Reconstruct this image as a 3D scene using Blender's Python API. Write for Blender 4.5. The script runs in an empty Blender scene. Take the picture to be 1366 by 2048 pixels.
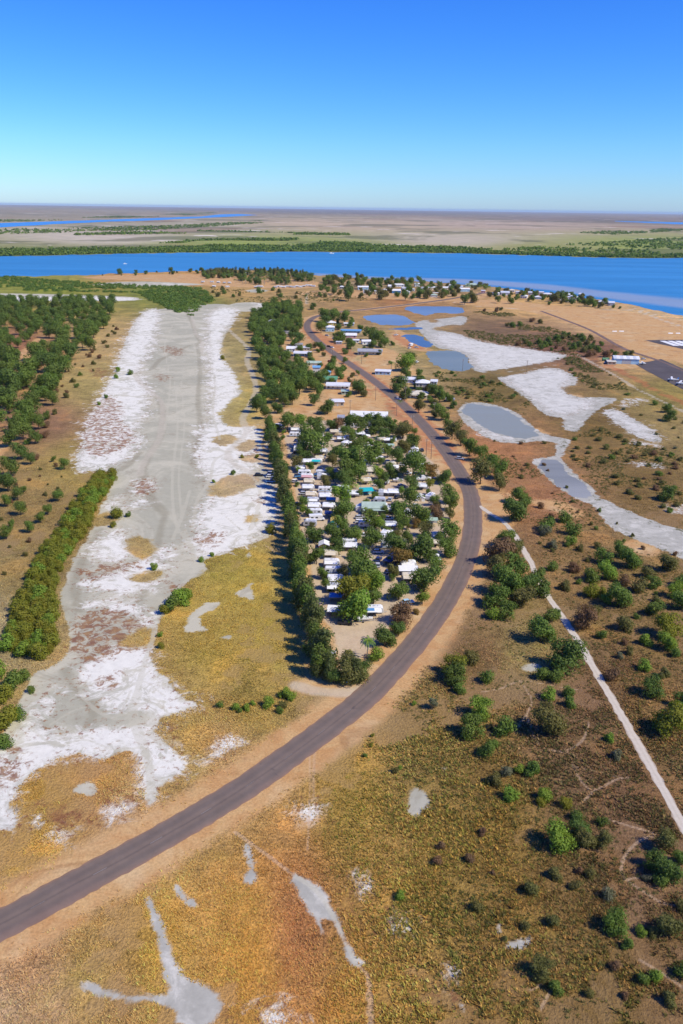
import bpy, bmesh, math, random
import numpy as np
from mathutils import Matrix, Vector, Euler
from mathutils.geometry import tessellate_polygon

R = math.radians
scene = bpy.context.scene
col = scene.collection

# ------------------------------------------------------------------ camera, sky, sun, exposure
CAM_H = 130.0
FPX = 1653.0                 # focal length in pixels of the 1366 x 2048 photograph
PITCH, ROLL = R(20.2), R(0.8)
cam_data = bpy.data.cameras.new('camera')
cam_data.sensor_fit = 'VERTICAL'
cam_data.sensor_height = 24.0
cam_data.sensor_width = 24.0
cam_data.lens = 24.0 * FPX / 2048.0
cam_data.clip_start = 1.0
cam_data.clip_end = 250000.0
cam = bpy.data.objects.new('camera', cam_data)
col.objects.link(cam)
cam.matrix_world = (Matrix.Translation((0, 0, CAM_H)) @ Matrix.Rotation(math.pi / 2 - PITCH, 4, 'X')
                    @ Matrix.Rotation(ROLL, 4, 'Z'))
scene.camera = cam

SUN_EL, SUN_AZ = R(47), R(118)      # azimuth measured from +Y towards +X
sun_dir = Vector((math.sin(SUN_AZ) * math.cos(SUN_EL), math.cos(SUN_AZ) * math.cos(SUN_EL), math.sin(SUN_EL)))
world = bpy.data.worlds.new('World')
scene.world = world
world.use_nodes = True
wn, wl = world.node_tree.nodes, world.node_tree.links
wn.clear()
sky = wn.new('ShaderNodeTexSky')
sky.sky_type = 'NISHITA'
sky.sun_disc = False
sky.sun_elevation = SUN_EL
sky.sun_rotation = SUN_AZ
sky.altitude = 100
sky.air_density = 1.0
sky.dust_density = 0.2
sky.ozone_density = 2.0
bg = wn.new('ShaderNodeBackground')
bg.inputs['Strength'].default_value = 0.122
gam = wn.new('ShaderNodeHueSaturation')
gam.inputs['Hue'].default_value = 0.5
gam.inputs['Saturation'].default_value = 1.15
wo = wn.new('ShaderNodeOutputWorld')
wl.new(sky.outputs[0], gam.inputs['Color'])
# even colour response over the whole sky: deeper, cleaner blue
sp = wn.new('ShaderNodeSeparateColor')
cb = wn.new('ShaderNodeCombineColor')
wl.new(gam.outputs[0], sp.inputs[0])
for ch, (gn, ex) in enumerate(((.54, 1.62), (.835, 1.38), (1.29, .82))):
    q0 = wn.new('ShaderNodeMath'); q0.operation = 'MULTIPLY'; q0.inputs[1].default_value = .13
    q1 = wn.new('ShaderNodeMath'); q1.operation = 'POWER'; q1.inputs[1].default_value = ex
    q2 = wn.new('ShaderNodeMath'); q2.operation = 'MULTIPLY'; q2.inputs[1].default_value = gn / .13
    wl.new(sp.outputs[ch], q0.inputs[0]); wl.new(q0.outputs[0], q1.inputs[0]); wl.new(q1.outputs[0], q2.inputs[0])
    wl.new(q2.outputs[0], cb.inputs[ch])
wl.new(cb.outputs[0], bg.inputs['Color'])
wl.new(bg.outputs[0], wo.inputs['Surface'])

sun_data = bpy.data.lights.new('sun', 'SUN')
sun_data.energy = 4.8
sun_data.angle = R(0.53)
sun_data.color = (1.0, 0.92, 0.76)
sun = bpy.data.objects.new('sun', sun_data)
col.objects.link(sun)
sun.rotation_euler = sun_dir.to_track_quat('Z', 'Y').to_euler()

scene.view_settings.view_transform = 'Standard'
scene.view_settings.look = 'None'
scene.view_settings.exposure = 0.12
scene.view_settings.gamma = 1.0
scene.view_settings.use_curve_mapping = False
scene.cycles.max_bounces = 5
scene.cycles.diffuse_bounces = 2
scene.cycles.transmission_bounces = 3
scene.cycles.volume_bounces = 0
scene.cycles.use_adaptive_sampling = True

# ------------------------------------------------------------------ measuring helpers
CM = np.array(cam.matrix_world)[:3, :3]


def G(x, y, z=0.0):
    """ground position (metres) of a point surveyed in the photograph, at height z"""
    d = CM @ np.array([(x - 683.0) / FPX, -(y - 1024.0) / FPX, -1.0])
    t = (z - CAM_H) / d[2]
    return np.array([d[0] * t, d[1] * t, z])


def GP(pts):
    a = np.array(pts, float)
    d = np.stack([(a[:, 0] - 683) / FPX, -(a[:, 1] - 1024) / FPX, -np.ones(len(a))], 1) @ CM.T
    t = -CAM_H / d[:, 2]
    return d[:, :2] * t[:, None]


def MPP(x, y, z=0.0):
    """metres per photograph pixel, across, at that place"""
    p = G(x, y, z) - np.array([0, 0, CAM_H])
    return float(-(CM.T @ p)[2]) / FPX


def to_px(X, Y, Z=0.0):
    P = np.stack([X, Y, np.zeros_like(X) + Z - CAM_H], -1) @ CM
    return 683 - P[..., 0] / P[..., 2] * FPX, 1024 + P[..., 1] / P[..., 2] * FPX


def chaikin(p, n=1, closed=True):
    p = np.asarray(p, float)
    for _ in range(n):
        q = np.roll(p, -1, 0) if closed else p[1:]
        a = p if closed else p[:-1]
        new = np.empty((2 * len(a), p.shape[1]))
        new[0::2] = a * .75 + q * .25
        new[1::2] = a * .25 + q * .75
        if not closed:
            new = np.vstack([p[:1], new, p[-1:]])
        p = new
    return p


def spline(p, n=8):
    p = np.asarray(p, float)
    e = np.vstack([2 * p[0] - p[1], p, 2 * p[-1] - p[-2]])
    out = []
    for i in range(1, len(e) - 2):
        a, b, c, d = e[i - 1], e[i], e[i + 1], e[i + 2]
        for k in range(n):
            t = k / n
            out.append(.5 * (2 * b + (c - a) * t + (2 * a - 5 * b + 4 * c - d) * t * t + (3 * b - a - 3 * c + d) * t ** 3))
    out.append(p[-1])
    return np.array(out)


def seg_dist(P, A, B):
    d = B - A
    L = max(float(d @ d), 1e-9)
    t = np.clip(((P - A) @ d) / L, 0, 1)
    q = P - A - t[:, None] * d
    return np.sqrt((q * q).sum(1))


def line_dist(P, line, far=60.0):
    out = np.full(len(P), float(far))
    for i in range(len(line) - 1):
        A, B = line[i], line[i + 1]
        lo, hi = np.minimum(A, B) - far, np.maximum(A, B) + far
        m = np.nonzero((P[:, 0] > lo[0]) & (P[:, 0] < hi[0]) & (P[:, 1] > lo[1]) & (P[:, 1] < hi[1]))[0]
        if len(m):
            out[m] = np.minimum(out[m], seg_dist(P[m], A, B))
    return out


def inside(P, poly):
    x, y = P[:, 0], P[:, 1]
    r = np.zeros(len(P), bool)
    n = len(poly)
    for i in range(n):
        ax, ay = poly[i]
        bx, by = poly[(i + 1) % n]
        if ay == by:
            continue
        c = ((ay > y) != (by > y)) & (x < (bx - ax) * (y - ay) / (by - ay) + ax)
        r ^= c
    return r


def poly_sd(P, poly, far=40.0):
    """signed distance, positive inside, clamped to +-far"""
    out = np.full(len(P), -float(far))
    lo, hi = poly.min(0) - far, poly.max(0) + far
    m = np.nonzero((P[:, 0] > lo[0]) & (P[:, 0] < hi[0]) & (P[:, 1] > lo[1]) & (P[:, 1] < hi[1]))[0]
    if not len(m):
        return out
    Q = P[m]
    d = line_dist(Q, np.vstack([poly, poly[:1]]), far)
    out[m] = np.where(inside(Q, poly), d, -d)
    return out


def lin(c):
    c = np.asarray(c, float) / 255.0
    return np.where(c <= .04045, c / 12.92, ((c + .055) / 1.055) ** 2.4)


def hsh(ix, iy, s):
    v = np.sin(ix * 127.1 + iy * 311.7 + s * 74.7) * 43758.5453
    return v - np.floor(v)


def vnoise(X, Y, scale, seed=0):
    x, y = X / scale, Y / scale
    ix, iy = np.floor(x), np.floor(y)
    fx, fy = x - ix, y - iy
    fx, fy = fx * fx * (3 - 2 * fx), fy * fy * (3 - 2 * fy)
    a, b = hsh(ix, iy, seed), hsh(ix + 1, iy, seed)
    c, d = hsh(ix, iy + 1, seed), hsh(ix + 1, iy + 1, seed)
    return (a * (1 - fx) + b * fx) * (1 - fy) + (c * (1 - fx) + d * fx) * fy


# ------------------------------------------------------------------ material helpers
def new_mat(name):
    m = bpy.data.materials.new(name)
    m.use_nodes = True
    nt = m.node_tree
    b = nt.nodes['Principled BSDF']
    return m, nt, b


class NB:
    """small node-building helper"""
    def __init__(self, nt):
        self.nt = nt

    def n(self, t, **kw):
        o = self.nt.nodes.new(t)
        for k, v in kw.items():
            setattr(o, k, v)
        return o

    def put(self, sock, v):
        if hasattr(v, 'is_linked') or isinstance(v, bpy.types.NodeSocket):
            self.nt.links.new(v, sock)
        else:
            sock.default_value = v

    def math(self, op, a, b=0.0, c=0.0, clamp=False):
        o = self.n('ShaderNodeMath', operation=op, use_clamp=clamp)
        for i, v in enumerate((a, b, c)):
            self.put(o.inputs[i], v)
        return o.outputs[0]

    def noise(self, vec, scale, detail=3.0, rough=.55, dist=0.0, w=None):
        o = self.n('ShaderNodeTexNoise')
        if w is not None:
            o.noise_dimensions = '4D'
            o.inputs['W'].default_value = w
        if vec is not None:
            self.put(o.inputs['Vector'], vec)
        o.inputs['Scale'].default_value = scale
        o.inputs['Detail'].default_value = detail
        o.inputs['Roughness'].default_value = rough
        o.inputs['Distortion'].default_value = dist
        return o.outputs['Fac']

    def attr(self, name):
        o = self.n('ShaderNodeAttribute', attribute_name=name)
        return o

    def step(self, v, lo, hi):
        o = self.n('ShaderNodeMapRange', interpolation_type='SMOOTHSTEP')
        self.put(o.inputs['Value'], v)
        self.put(o.inputs['From Min'], lo)
        self.put(o.inputs['From Max'], hi)
        return o.outputs[0]

    def rng(self, v, a, b, c, d):
        o = self.n('ShaderNodeMapRange')
        for i, q in enumerate((v, a, b, c, d)):
            self.put(o.inputs[i], q)
        return o.outputs[0]

    def mix(self, f, a, b, blend='MIX'):
        o = self.n('ShaderNodeMix', data_type='RGBA', blend_type=blend)
        self.put(o.inputs[0], f)
        for i, v in ((6, a), (7, b)):
            if isinstance(v, (tuple, list, np.ndarray)):
                v = (*[float(q) for q in v[:3]], 1.0)
            self.put(o.inputs[i], v)
        return o.outputs[2]

    def scale(self, c, f):
        o = self.n('ShaderNodeVectorMath', operation='SCALE')
        self.put(o.inputs[0], c)
        self.put(o.inputs['Scale'], f)
        return o.outputs[0]


def plain(name, c, rough=.6, spec=.3, var=.12, scale=1.5, metal=0.0):
    """painted / built surface: one colour with grime and slight unevenness"""
    m, nt, b = new_mat(name)
    k = NB(nt)
    tc = k.n('ShaderNodeTexCoord').outputs['Object']
    oi = k.n('ShaderNodeObjectInfo').outputs['Random']
    nz = k.noise(tc, scale, 4, .65)
    f = k.math('ADD', k.rng(nz, .25, .75, 1 - var * 1.6, 1 + var * .6), k.math('MULTIPLY', k.math('SUBTRACT', oi, .5), var))
    nt.links.new(k.scale((*c[:3],), f), b.inputs['Base Color'])
    b.inputs['Roughness'].default_value = rough
    b.inputs['Specular IOR Level'].default_value = spec
    b.inputs['Metallic'].default_value = metal
    return m


# ------------------------------------------------------------------ object helpers
def mesh_np(name, V, F, mat=None, smooth=False, attrs=None):
    """V (n,3), F (m,3) or (m,4) arrays"""
    me = bpy.data.meshes.new(name)
    V = np.ascontiguousarray(V, np.float32)
    F = np.ascontiguousarray(F, np.int32)
    k = F.shape[1]
    me.vertices.add(len(V))
    me.vertices.foreach_set('co', V.ravel())
    me.loops.add(F.size)
    me.loops.foreach_set('vertex_index', F.ravel())
    me.polygons.add(len(F))
    me.polygons.foreach_set('loop_start', np.arange(0, F.size, k, dtype=np.int32))
    me.polygons.foreach_set('loop_total', np.full(len(F), k, np.int32))
    if smooth:
        me.polygons.foreach_set('use_smooth', np.ones(len(F), bool))
    if attrs:
        for an, av in attrs.items():
            if av.ndim == 1:
                me.attributes.new(an, 'FLOAT', 'POINT').data.foreach_set('value', av.astype(np.float32))
            else:
                c4 = np.ones((len(V), 4), np.float32)
                c4[:, :3] = av
                me.attributes.new(an, 'FLOAT_COLOR', 'POINT').data.foreach_set('color', c4.ravel())
    me.update(calc_edges=True)
    if mat is not None:
        me.materials.append(mat)
    return me


def link(name, me, parent=None):
    o = bpy.data.objects.new(name, me)
    col.objects.link(o)
    if parent is not None:
        o.parent = parent
    return o


def tag(o, label=None, cat=None, group=None, kind=None):
    if label:
        o['label'] = label
    if cat:
        o['category'] = cat
    if group:
        o['group'] = group
    if kind:
        o['kind'] = kind
    return o


def empty(name, loc=(0, 0, 0), rz=0.0, s=1.0):
    o = bpy.data.objects.new(name, None)
    o.empty_display_size = .5
    o.location = loc
    o.rotation_euler = (0, 0, rz)
    o.scale = (s, s, s) if not isinstance(s, (tuple, list)) else s
    col.objects.link(o)
    return o


class MB:
    """collects boxes, prisms, tubes into one mesh"""
    def __init__(self):
        self.v, self.f = [], []

    def poly(self, verts, faces):
        b = len(self.v)
        self.v += [tuple(p) for p in verts]
        self.f += [tuple(b + i for i in q) for q in faces]
        return self

    def box(self, x0, x1, y0, y1, z0, z1, taper=0.0):
        t = taper
        self.poly([(x0, y0, z0), (x1, y0, z0), (x1, y1, z0), (x0, y1, z0),
                   (x0 + t, y0 + t, z1), (x1 - t, y0 + t, z1), (x1 - t, y1 - t, z1), (x0 + t, y1 - t, z1)],
                  [(0, 3, 2, 1), (4, 5, 6, 7), (0, 1, 5, 4), (1, 2, 6, 5), (2, 3, 7, 6), (3, 0, 4, 7)])
        return self

    def prism(self, prof, y0, y1, inset=0.0):
        """profile in x,z extruded along y"""
        n = len(prof)
        cx = sum(p[0] for p in prof) / n
        vs = [(x, y0, z) for x, z in prof] + [(x, y1, z) for x, z in prof]
        fs = [tuple(range(n)), tuple(range(2 * n - 1, n - 1, -1))]
        fs += [(i, i + n, (i + 1) % n + n, (i + 1) % n) for i in range(n)]
        self.poly(vs, fs)
        return self

    def tube(self, pts, rad, n=6):
        pts = [Vector(p) for p in pts]
        rad = rad if isinstance(rad, (list, tuple)) else [rad] * len(pts)
        b = len(self.v)
        for i, p in enumerate(pts):
            d = (pts[min(i + 1, len(pts) - 1)] - pts[max(i - 1, 0)]).normalized()
            a = d.orthogonal().normalized()
            c = d.cross(a)
            for k in range(n):
                t = 2 * math.pi * k / n
                self.v.append(tuple(p + (a * math.cos(t) + c * math.sin(t)) * rad[i]))
        for i in range(len(pts) - 1):
            for k in range(n):
                k2 = (k + 1) % n
                self.f.append((b + i * n + k, b + i * n + k2, b + (i + 1) * n + k2, b + (i + 1) * n + k))
        self.f.append(tuple(b + k for k in range(n))[::-1])
        self.f.append(tuple(b + (len(pts) - 1) * n + k for k in range(n)))
        return self

    def mesh(self, name, mat, bevel=0.0, smooth=False):
        me = bpy.data.meshes.new(name)
        me.from_pydata(self.v, [], self.f)
        bm = bmesh.new()
        bm.from_mesh(me)
        bmesh.ops.recalc_face_normals(bm, faces=bm.faces)
        if bevel > 0:
            bmesh.ops.bevel(bm, geom=[e for e in bm.edges], offset=bevel, segments=1, affect='EDGES', clamp_overlap=True)
        bm.to_mesh(me)
        bm.free()
        if smooth:
            me.polygons.foreach_set('use_smooth', [True] * len(me.polygons))
        me.materials.append(mat)
        return me

    def build(self, name, mat, parent=None, bevel=0.0, smooth=False):
        return link(name, self.mesh(name, mat, bevel, smooth), parent)


def copy_tree(o, parent=None):
    c = o.copy()
    col.objects.link(c)
    c.parent = parent
    for ch in o.children:
        copy_tree(ch, c)
    return c


# ------------------------------------------------------------------ survey of the place (photograph pixels -> ground metres)
ROAD = [(-420, 2040), (-260, 1972), (-120, 1905), (0, 1850), (100, 1797), (200, 1743), (300, 1688), (400, 1630), (500, 1568), (600, 1496),
        (680, 1436), (740, 1386), (800, 1322), (850, 1262), (895, 1195), (925, 1135), (942, 1080), (946, 1030), (940, 985),
        (920, 945), (893, 905), (862, 866), (830, 832), (800, 804), (770, 779), (735, 752), (700, 728), (670, 708),
        (640, 686), (620, 666), (614, 651), (622, 639), (640, 631), (680, 624), (740, 618), (800, 611), (850, 605),
        (900, 598), (950, 589), (985, 584)]
TRACK = [(958, 1012), (985, 1030), (1012, 1048), (1040, 1087), (1064, 1130), (1088, 1180), (1122, 1230), (1160, 1287),
         (1192, 1345), (1226, 1402), (1260, 1460), (1295, 1522), (1328, 1582), (1366, 1652), (1420, 1745), (1480, 1850), (1570, 2010), (1700, 2240)]

MUD = [
    # the long tidal flat
    [(285, 622), (330, 617), (400, 610), (440, 607), (475, 612), (470, 640), (455, 668), (442, 692), (468, 712), (480, 735),
     (495, 772), (488, 805), (455, 838), (465, 856), (515, 850), (524, 880), (526, 935), (550, 962), (552, 1050), (540, 1076),
     (500, 1088), (475, 1096), (440, 1112), (405, 1120), (420, 1140), (416, 1158), (390, 1152), (370, 1172), (345, 1192),
     (325, 1232), (310, 1272), (300, 1312), (306, 1332), (342, 1362), (362, 1394), (410, 1409), (330, 1432), (305, 1462),
     (332, 1482), (345, 1502), (378, 1536), (322, 1572), (304, 1612), (292, 1606), (290, 1560), (285, 1510), (250, 1500),
     (215, 1520), (185, 1515), (150, 1505), (110, 1520), (65, 1545), (32, 1580), (22, 1605), (44, 1662), (-40, 1660), (-90, 1560),
     (-30, 1500), (6, 1470), (22, 1440), (44, 1392), (62, 1345), (100, 1338), (128, 1318), (142, 1288), (135, 1250), (120, 1200),
     (126, 1168), (142, 1128), (162, 1092), (186, 1058), (196, 1028), (216, 984), (236, 945), (185, 942), (152, 944),
     (150, 925), (160, 895), (170, 850), (190, 810), (214, 775), (230, 745), (236, 720), (246, 690), (262, 655)],
    [(366, 1262), (380, 1228), (408, 1206), (446, 1203), (432, 1216), (402, 1230), (396, 1248), (422, 1262), (396, 1262), (380, 1266)],
    [(468, 1190), (490, 1175), (505, 1163), (502, 1184), (512, 1202)], [(438, 1277), (460, 1269), (464, 1281)],
    [(143, 1581), (170, 1565), (192, 1567), (196, 1590), (165, 1591)], [(490, 1110), (500, 1103), (502, 1118)],
    # drain and bare patches in the near grass
    [(290, 1800), (301, 1794), (322, 1840), (337, 1880), (352, 1930), (367, 1958), (407, 1968), (444, 1994), (430, 2060), (362, 2060),
     (340, 2010), (270, 2008), (220, 2000), (150, 1977), (164, 1964), (230, 1984), (290, 1988), (345, 1990), (322, 1930), (316, 1880), (302, 1830)],
    [(348, 1770), (365, 1783), (396, 1812), (384, 1816), (355, 1790)],
    [(580, 1742), (622, 1758), (648, 1780), (672, 1820), (692, 1868), (708, 1904), (738, 1934), (690, 1926), (684, 1880), (662, 1842),
     (644, 1836), (652, 1884), (634, 1852), (588, 1780)],
    [(812, 1622), (824, 1573), (850, 1584), (866, 1606), (830, 1636)], [(1010, 1885), (1035, 1880), (1070, 1870), (1060, 1895), (1015, 1900)],
    [(990, 1850), (1005, 1845), (998, 1872)], [(700, 1915), (735, 1930), (700, 1935)], [(880, 1532), (900, 1535), (890, 1545)],
    [(488, 1690), (496, 1690), (512, 1740), (510, 1768), (480, 1765), (500, 1740)], [(915, 2000), (935, 2020), (925, 2030)],
    # flats among the ponds
    [(826, 648), (842, 640), (900, 636), (930, 630), (936, 640), (920, 655), (890, 650), (880, 662), (915, 666), (945, 680), (1000, 690), (1060, 698),
     (1100, 705), (1142, 711), (1110, 722), (1060, 736), (1000, 748), (970, 748), (940, 738), (936, 710), (905, 700), (870, 696), (852, 676)],
    [(985, 752), (1012, 744), (1050, 740), (1110, 734), (1150, 750), (1160, 765), (1132, 777), (1150, 796), (1200, 794), (1242, 797), (1202, 815),
     (1172, 840), (1156, 864), (1122, 858), (1130, 836), (1090, 832), (1060, 802), (1030, 780)],
    [(1203, 820), (1230, 817), (1280, 844), (1312, 864), (1330, 884), (1290, 882), (1255, 862), (1225, 842)],
    [(914, 812), (950, 803), (992, 809), (1030, 823), (1060, 848), (1090, 870), (1148, 880), (1132, 890), (1085, 881), (1040, 886), (1005, 886), (978, 878), (943, 857), (922, 840)],
    [(1060, 919), (1085, 915), (1116, 912), (1134, 930), (1152, 952), (1180, 972), (1204, 1000), (1196, 1010), (1160, 1003), (1118, 976), (1083, 946)],
    [(1112, 885), (1136, 884), (1128, 905), (1120, 918), (1110, 914)], [(1165, 998), (1205, 996), (1235, 1012), (1205, 1025)],
    [(1193, 1015), (1225, 1008), (1250, 1020), (1300, 1040), (1340, 1054), (1380, 1064), (1500, 1100), (1600, 1140), (1560, 1190), (1440, 1145), (1366, 1119), (1320, 1096), (1270, 1080), (1220, 1055), (1200, 1032)],
    # pans beyond the wood and by the town
    [(-160, 586), (60, 587), (200, 591), (296, 596), (262, 603), (150, 601), (0, 604), (-160, 606)],
    [(452, 612), (470, 605), (520, 604), (540, 612), (525, 622), (480, 624), (455, 621)],
    [(480, 583), (510, 577), (545, 580), (520, 586)], [(175, 568), (260, 562), (380, 566), (420, 570), (300, 573), (200, 573)],
    [(1040, 1340), (1060, 1325), (1085, 1330), (1075, 1345)],
]
SALT = [
    [(284, 622), (320, 615), (312, 668), (302, 702), (272, 745), (286, 762), (302, 790), (292, 830), (266, 860), (282, 882), (252, 920),
     (200, 942), (152, 944), (163, 880), (173, 830), (213, 775), (233, 730), (248, 690)],
    [(420, 618), (474, 614), (470, 640), (442, 672), (462, 712), (482, 737), (497, 780), (456, 832), (452, 852), (516, 852), (525, 936),
     (440, 988), (414, 962), (398, 930), (393, 870), (418, 840), (424, 790), (418, 740), (413, 700), (414, 660)],
    [(408, 1010), (440, 984), (550, 958), (552, 1050), (502, 1087), (432, 1114), (392, 1112), (384, 1080), (398, 1040)],
    [(176, 1090), (205, 1068), (250, 1060), (252, 1080), (272, 1100), (256, 1120), (220, 1126), (178, 1116)],
    [(152, 1166), (220, 1150), (300, 1118), (345, 1086), (332, 1132), (312, 1170), (240, 1192), (190, 1176)],
    [(218, 1002), (240, 989), (245, 1005), (225, 1013)], [(258, 1012), (282, 997), (299, 1005), (265, 1019)], [(268, 975), (300, 960), (302, 985), (275, 992)],
    [(150, 1350), (168, 1330), (222, 1300), (252, 1288), (312, 1298), (300, 1330), (342, 1362), (362, 1394), (412, 1408), (330, 1432), (302, 1462),
     (292, 1420), (232, 1416), (164, 1396), (160, 1375)],
    [(84, 1442), (54, 1440), (98, 1385), (110, 1368), (124, 1380), (116, 1402), (92, 1430)],
    [(4, 1492), (60, 1454), (110, 1466), (170, 1460), (260, 1448), (292, 1448), (312, 1490), (342, 1500), (378, 1536), (322, 1572), (302, 1606),
     (290, 1560), (285, 1510), (240, 1494), (200, 1520), (150, 1504), (60, 1545), (30, 1580), (42, 1662), (-50, 1650), (-60, 1520)],
    [(398, 1522), (440, 1488), (462, 1477), (480, 1486), (455, 1502), (428, 1516)], [(150, 1215), (240, 1190), (305, 1235), (300, 1250), (220, 1212)],
    [(518, 2016), (550, 2010), (588, 2028), (578, 2060), (522, 2060)], [(770, 1848), (795, 1840), (812, 1855), (790, 1862)],
    [(706, 1765), (720, 1758), (734, 1778), (716, 1784)], [(900, 1945), (915, 1940), (910, 1960)], [(60, 1650), (85, 1625), (80, 1650)],
    [(100, 1660), (120, 1652), (140, 1672)], [(215, 1620), (260, 1606), (272, 1620), (235, 1630)], [(610, 1620), (630, 1610), (625, 1640)],
    [(905, 666), (945, 680), (1000, 690), (1060, 698), (1100, 705), (1135, 711), (1060, 734), (1000, 744), (950, 735), (946, 712), (920, 700), (880, 690), (862, 672)],
    [(1000, 752), (1040, 743), (1110, 736), (1145, 752), (1125, 776), (1145, 800), (1190, 798), (1150, 830), (1100, 826), (1070, 800)],
    [(1206, 822), (1230, 820), (1290, 852), (1322, 882), (1280, 874), (1240, 850)],
    [(1240, 808), (1285, 796), (1280, 806), (1250, 815)], [(955, 858), (1000, 868), (1010, 882), (978, 874)], [(1255, 885), (1300, 888), (1330, 897)],
    [(1245, 925), (1310, 925), (1330, 936), (1280, 932)], [(1330, 1010), (1366, 1016), (1366, 1024), (1340, 1020)],
    [(-160, 594), (100, 593), (200, 593), (290, 596), (262, 602), (0, 602)], [(500, 606), (522, 606), (540, 612), (528, 618), (515, 611)],
    [(1170, 510), (1190, 509), (1188, 512)], [(1340, 512), (1366, 511), (1366, 513)], [(300, 566), (400, 569), (350, 571)],
]
SAMPHIRE = [   # low red-brown plants on the flats
    [(150, 1140), (200, 1132), (260, 1120), (288, 1130), (220, 1152), (168, 1158)], [(140, 1245), (200, 1215), (250, 1225), (300, 1245), (306, 1292), (215, 1316), (150, 1325), (138, 1290)],
    [(188, 1362), (228, 1344), (242, 1360), (216, 1382)], [(165, 850), (215, 790), (235, 800), (240, 850), (275, 870), (240, 905), (165, 915)],
    [(320, 690), (370, 700), (350, 715)], [(310, 748), (340, 752), (325, 765)], [(265, 965), (300, 955), (305, 985), (275, 990)], [(175, 735), (215, 740), (205, 760)],
    [(395, 1075), (440, 1060), (445, 1080), (410, 1095)], [(330, 1170), (350, 1165), (380, 1190), (345, 1200)], [(-10, 1500), (30, 1490), (60, 1520), (30, 1560), (-10, 1580)],
    [(70, 1620), (130, 1610), (220, 1640), (120, 1660)], [(300, 1440), (380, 1455), (330, 1475)],
    [(180, 1580), (240, 1560), (290, 1600), (220, 1615)], [(480, 905), (520, 895), (525, 920)], [(500, 1000), (530, 990), (540, 1010)], [(510, 645), (560, 640), (520, 690), (495, 690)],
]
ISLE = [   # dry grass standing in the flat
    [(452, 660), (492, 648), (502, 690), (518, 740), (520, 800), (498, 830), (484, 790), (470, 742), (442, 716)],
    [(440, 820), (500, 772), (522, 800), (518, 852), (445, 852)], [(413, 880), (460, 866), (478, 880), (445, 894)],
    [(466, 897), (500, 879), (514, 885), (512, 896), (480, 904)], [(468, 916), (520, 908), (532, 920), (500, 926)],
    [(418, 976), (450, 954), (500, 946), (522, 965), (480, 986), (428, 994)], [(488, 1038), (510, 1029), (517, 1038), (500, 1044)],
    [(248, 1080), (286, 1072), (312, 1094), (290, 1117), (268, 1110)], [(258, 1152), (332, 1138), (322, 1156), (272, 1167)],
    [(243, 1276), (300, 1254), (307, 1290), (250, 1297)], [(188, 1035), (215, 1025), (240, 1040), (210, 1052), (185, 1052)],
    [(395, 1160), (418, 1135), (425, 1150), (410, 1180), (392, 1185)], [(865, 628), (900, 625), (906, 632), (880, 636)], [(845, 640), (880, 637), (875, 648)],
    [(860, 658), (905, 648), (935, 652), (930, 660), (880, 662)], [(958, 745), (1010, 738), (1105, 722), (1110, 730), (1020, 752), (975, 756)],
    [(1120, 775), (1150, 772), (1200, 785), (1150, 792)], [(1010, 745), (1040, 735), (1060, 735), (1030, 752)],
]
DIRT = [
    # caravan park floor, frontage, house yards
    [(545, 842), (560, 838), (790, 828), (850, 880), (925, 950), (945, 1040), (930, 1130), (880, 1210), (810, 1290), (740, 1375), (680, 1392), (600, 1385), (585, 1372),
     (622, 1340), (612, 1270), (596, 1180), (582, 1090), (570, 1000), (558, 930)],
    [(560, 668), (612, 655), (640, 700), (700, 745), (780, 800), (760, 830), (540, 838), (520, 830), (610, 806), (660, 800), (640, 755), (600, 720), (565, 706)],
    [(800, 655), (860, 700), (880, 705), (850, 705), (790, 690), (775, 670)], [(620, 650), (700, 690), (690, 705), (650, 690)], [(720, 690), (800, 700), (850, 760), (800, 770), (730, 745)],
    [(810, 790), (870, 830), (900, 870), (930, 905), (955, 960), (985, 1010), (950, 1010), (930, 940), (860, 860)], [(940, 950), (1010, 985), (1040, 1050), (980, 1090), (955, 1110), (950, 1010)],
    # airfield strip and beach front
    [(900, 606), (960, 598), (1040, 604), (1100, 610), (1240, 622), (1366, 642), (1600, 690), (1600, 850), (1366, 722), (1290, 715), (1230, 690), (1150, 648), (1060, 622), (960, 612)],
    [(1195, 715), (1240, 712), (1285, 720), (1320, 712), (1340, 722), (1290, 732), (1230, 742), (1205, 735)],
    # town
    [(560, 586), (700, 578), (900, 592), (990, 580), (1000, 592), (900, 606), (780, 598), (620, 592)], [(200, 551), (400, 547), (520, 556), (640, 560), (640, 580), (420, 572), (300, 562), (150, 556)],
    # tracks through the wood
    [(0, 885), (18, 845), (50, 795), (90, 745), (98, 712), (104, 712), (98, 752), (62, 800), (30, 850), (12, 905), (-30, 960), (-40, 930)],
    [(30, 715), (70, 675), (95, 672), (85, 700), (45, 730)], [(100, 645), (130, 640), (125, 655)],
    [(1235, 1085), (1290, 1075), (1325, 1095), (1320, 1112), (1280, 1110)], [(1110, 795), (1150, 785), (1180, 800), (1140, 812)], [(1010, 840), (1060, 850), (1110, 870), (1060, 872)],
    [(985, 960), (1010, 985), (1050, 1000), (1120, 1000), (1180, 1030), (1140, 1040), (1080, 1010), (1020, 1000)],
    [(640, 1610), (600, 1640), (590, 1660), (640, 1650)],
]
RED = [
    [(1205, 722), (1225, 730), (1262, 748), (1300, 770), (1340, 790), (1400, 815), (1440, 835), (1440, 845), (1366, 810), (1320, 790), (1280, 768), (1240, 746), (1205, 734)],
    [(780, 660), (800, 668), (830, 690), (860, 697), (850, 702), (815, 696), (790, 680)], [(625, 660), (660, 675), (690, 690), (720, 712), (700, 715), (650, 690)],
    [(780, 800), (800, 822), (830, 850), (870, 900), (862, 912), (830, 880), (790, 835), (765, 808)], [(640, 720), (680, 745), (720, 765), (760, 800), (735, 790), (690, 765), (640, 735)],
]
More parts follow.
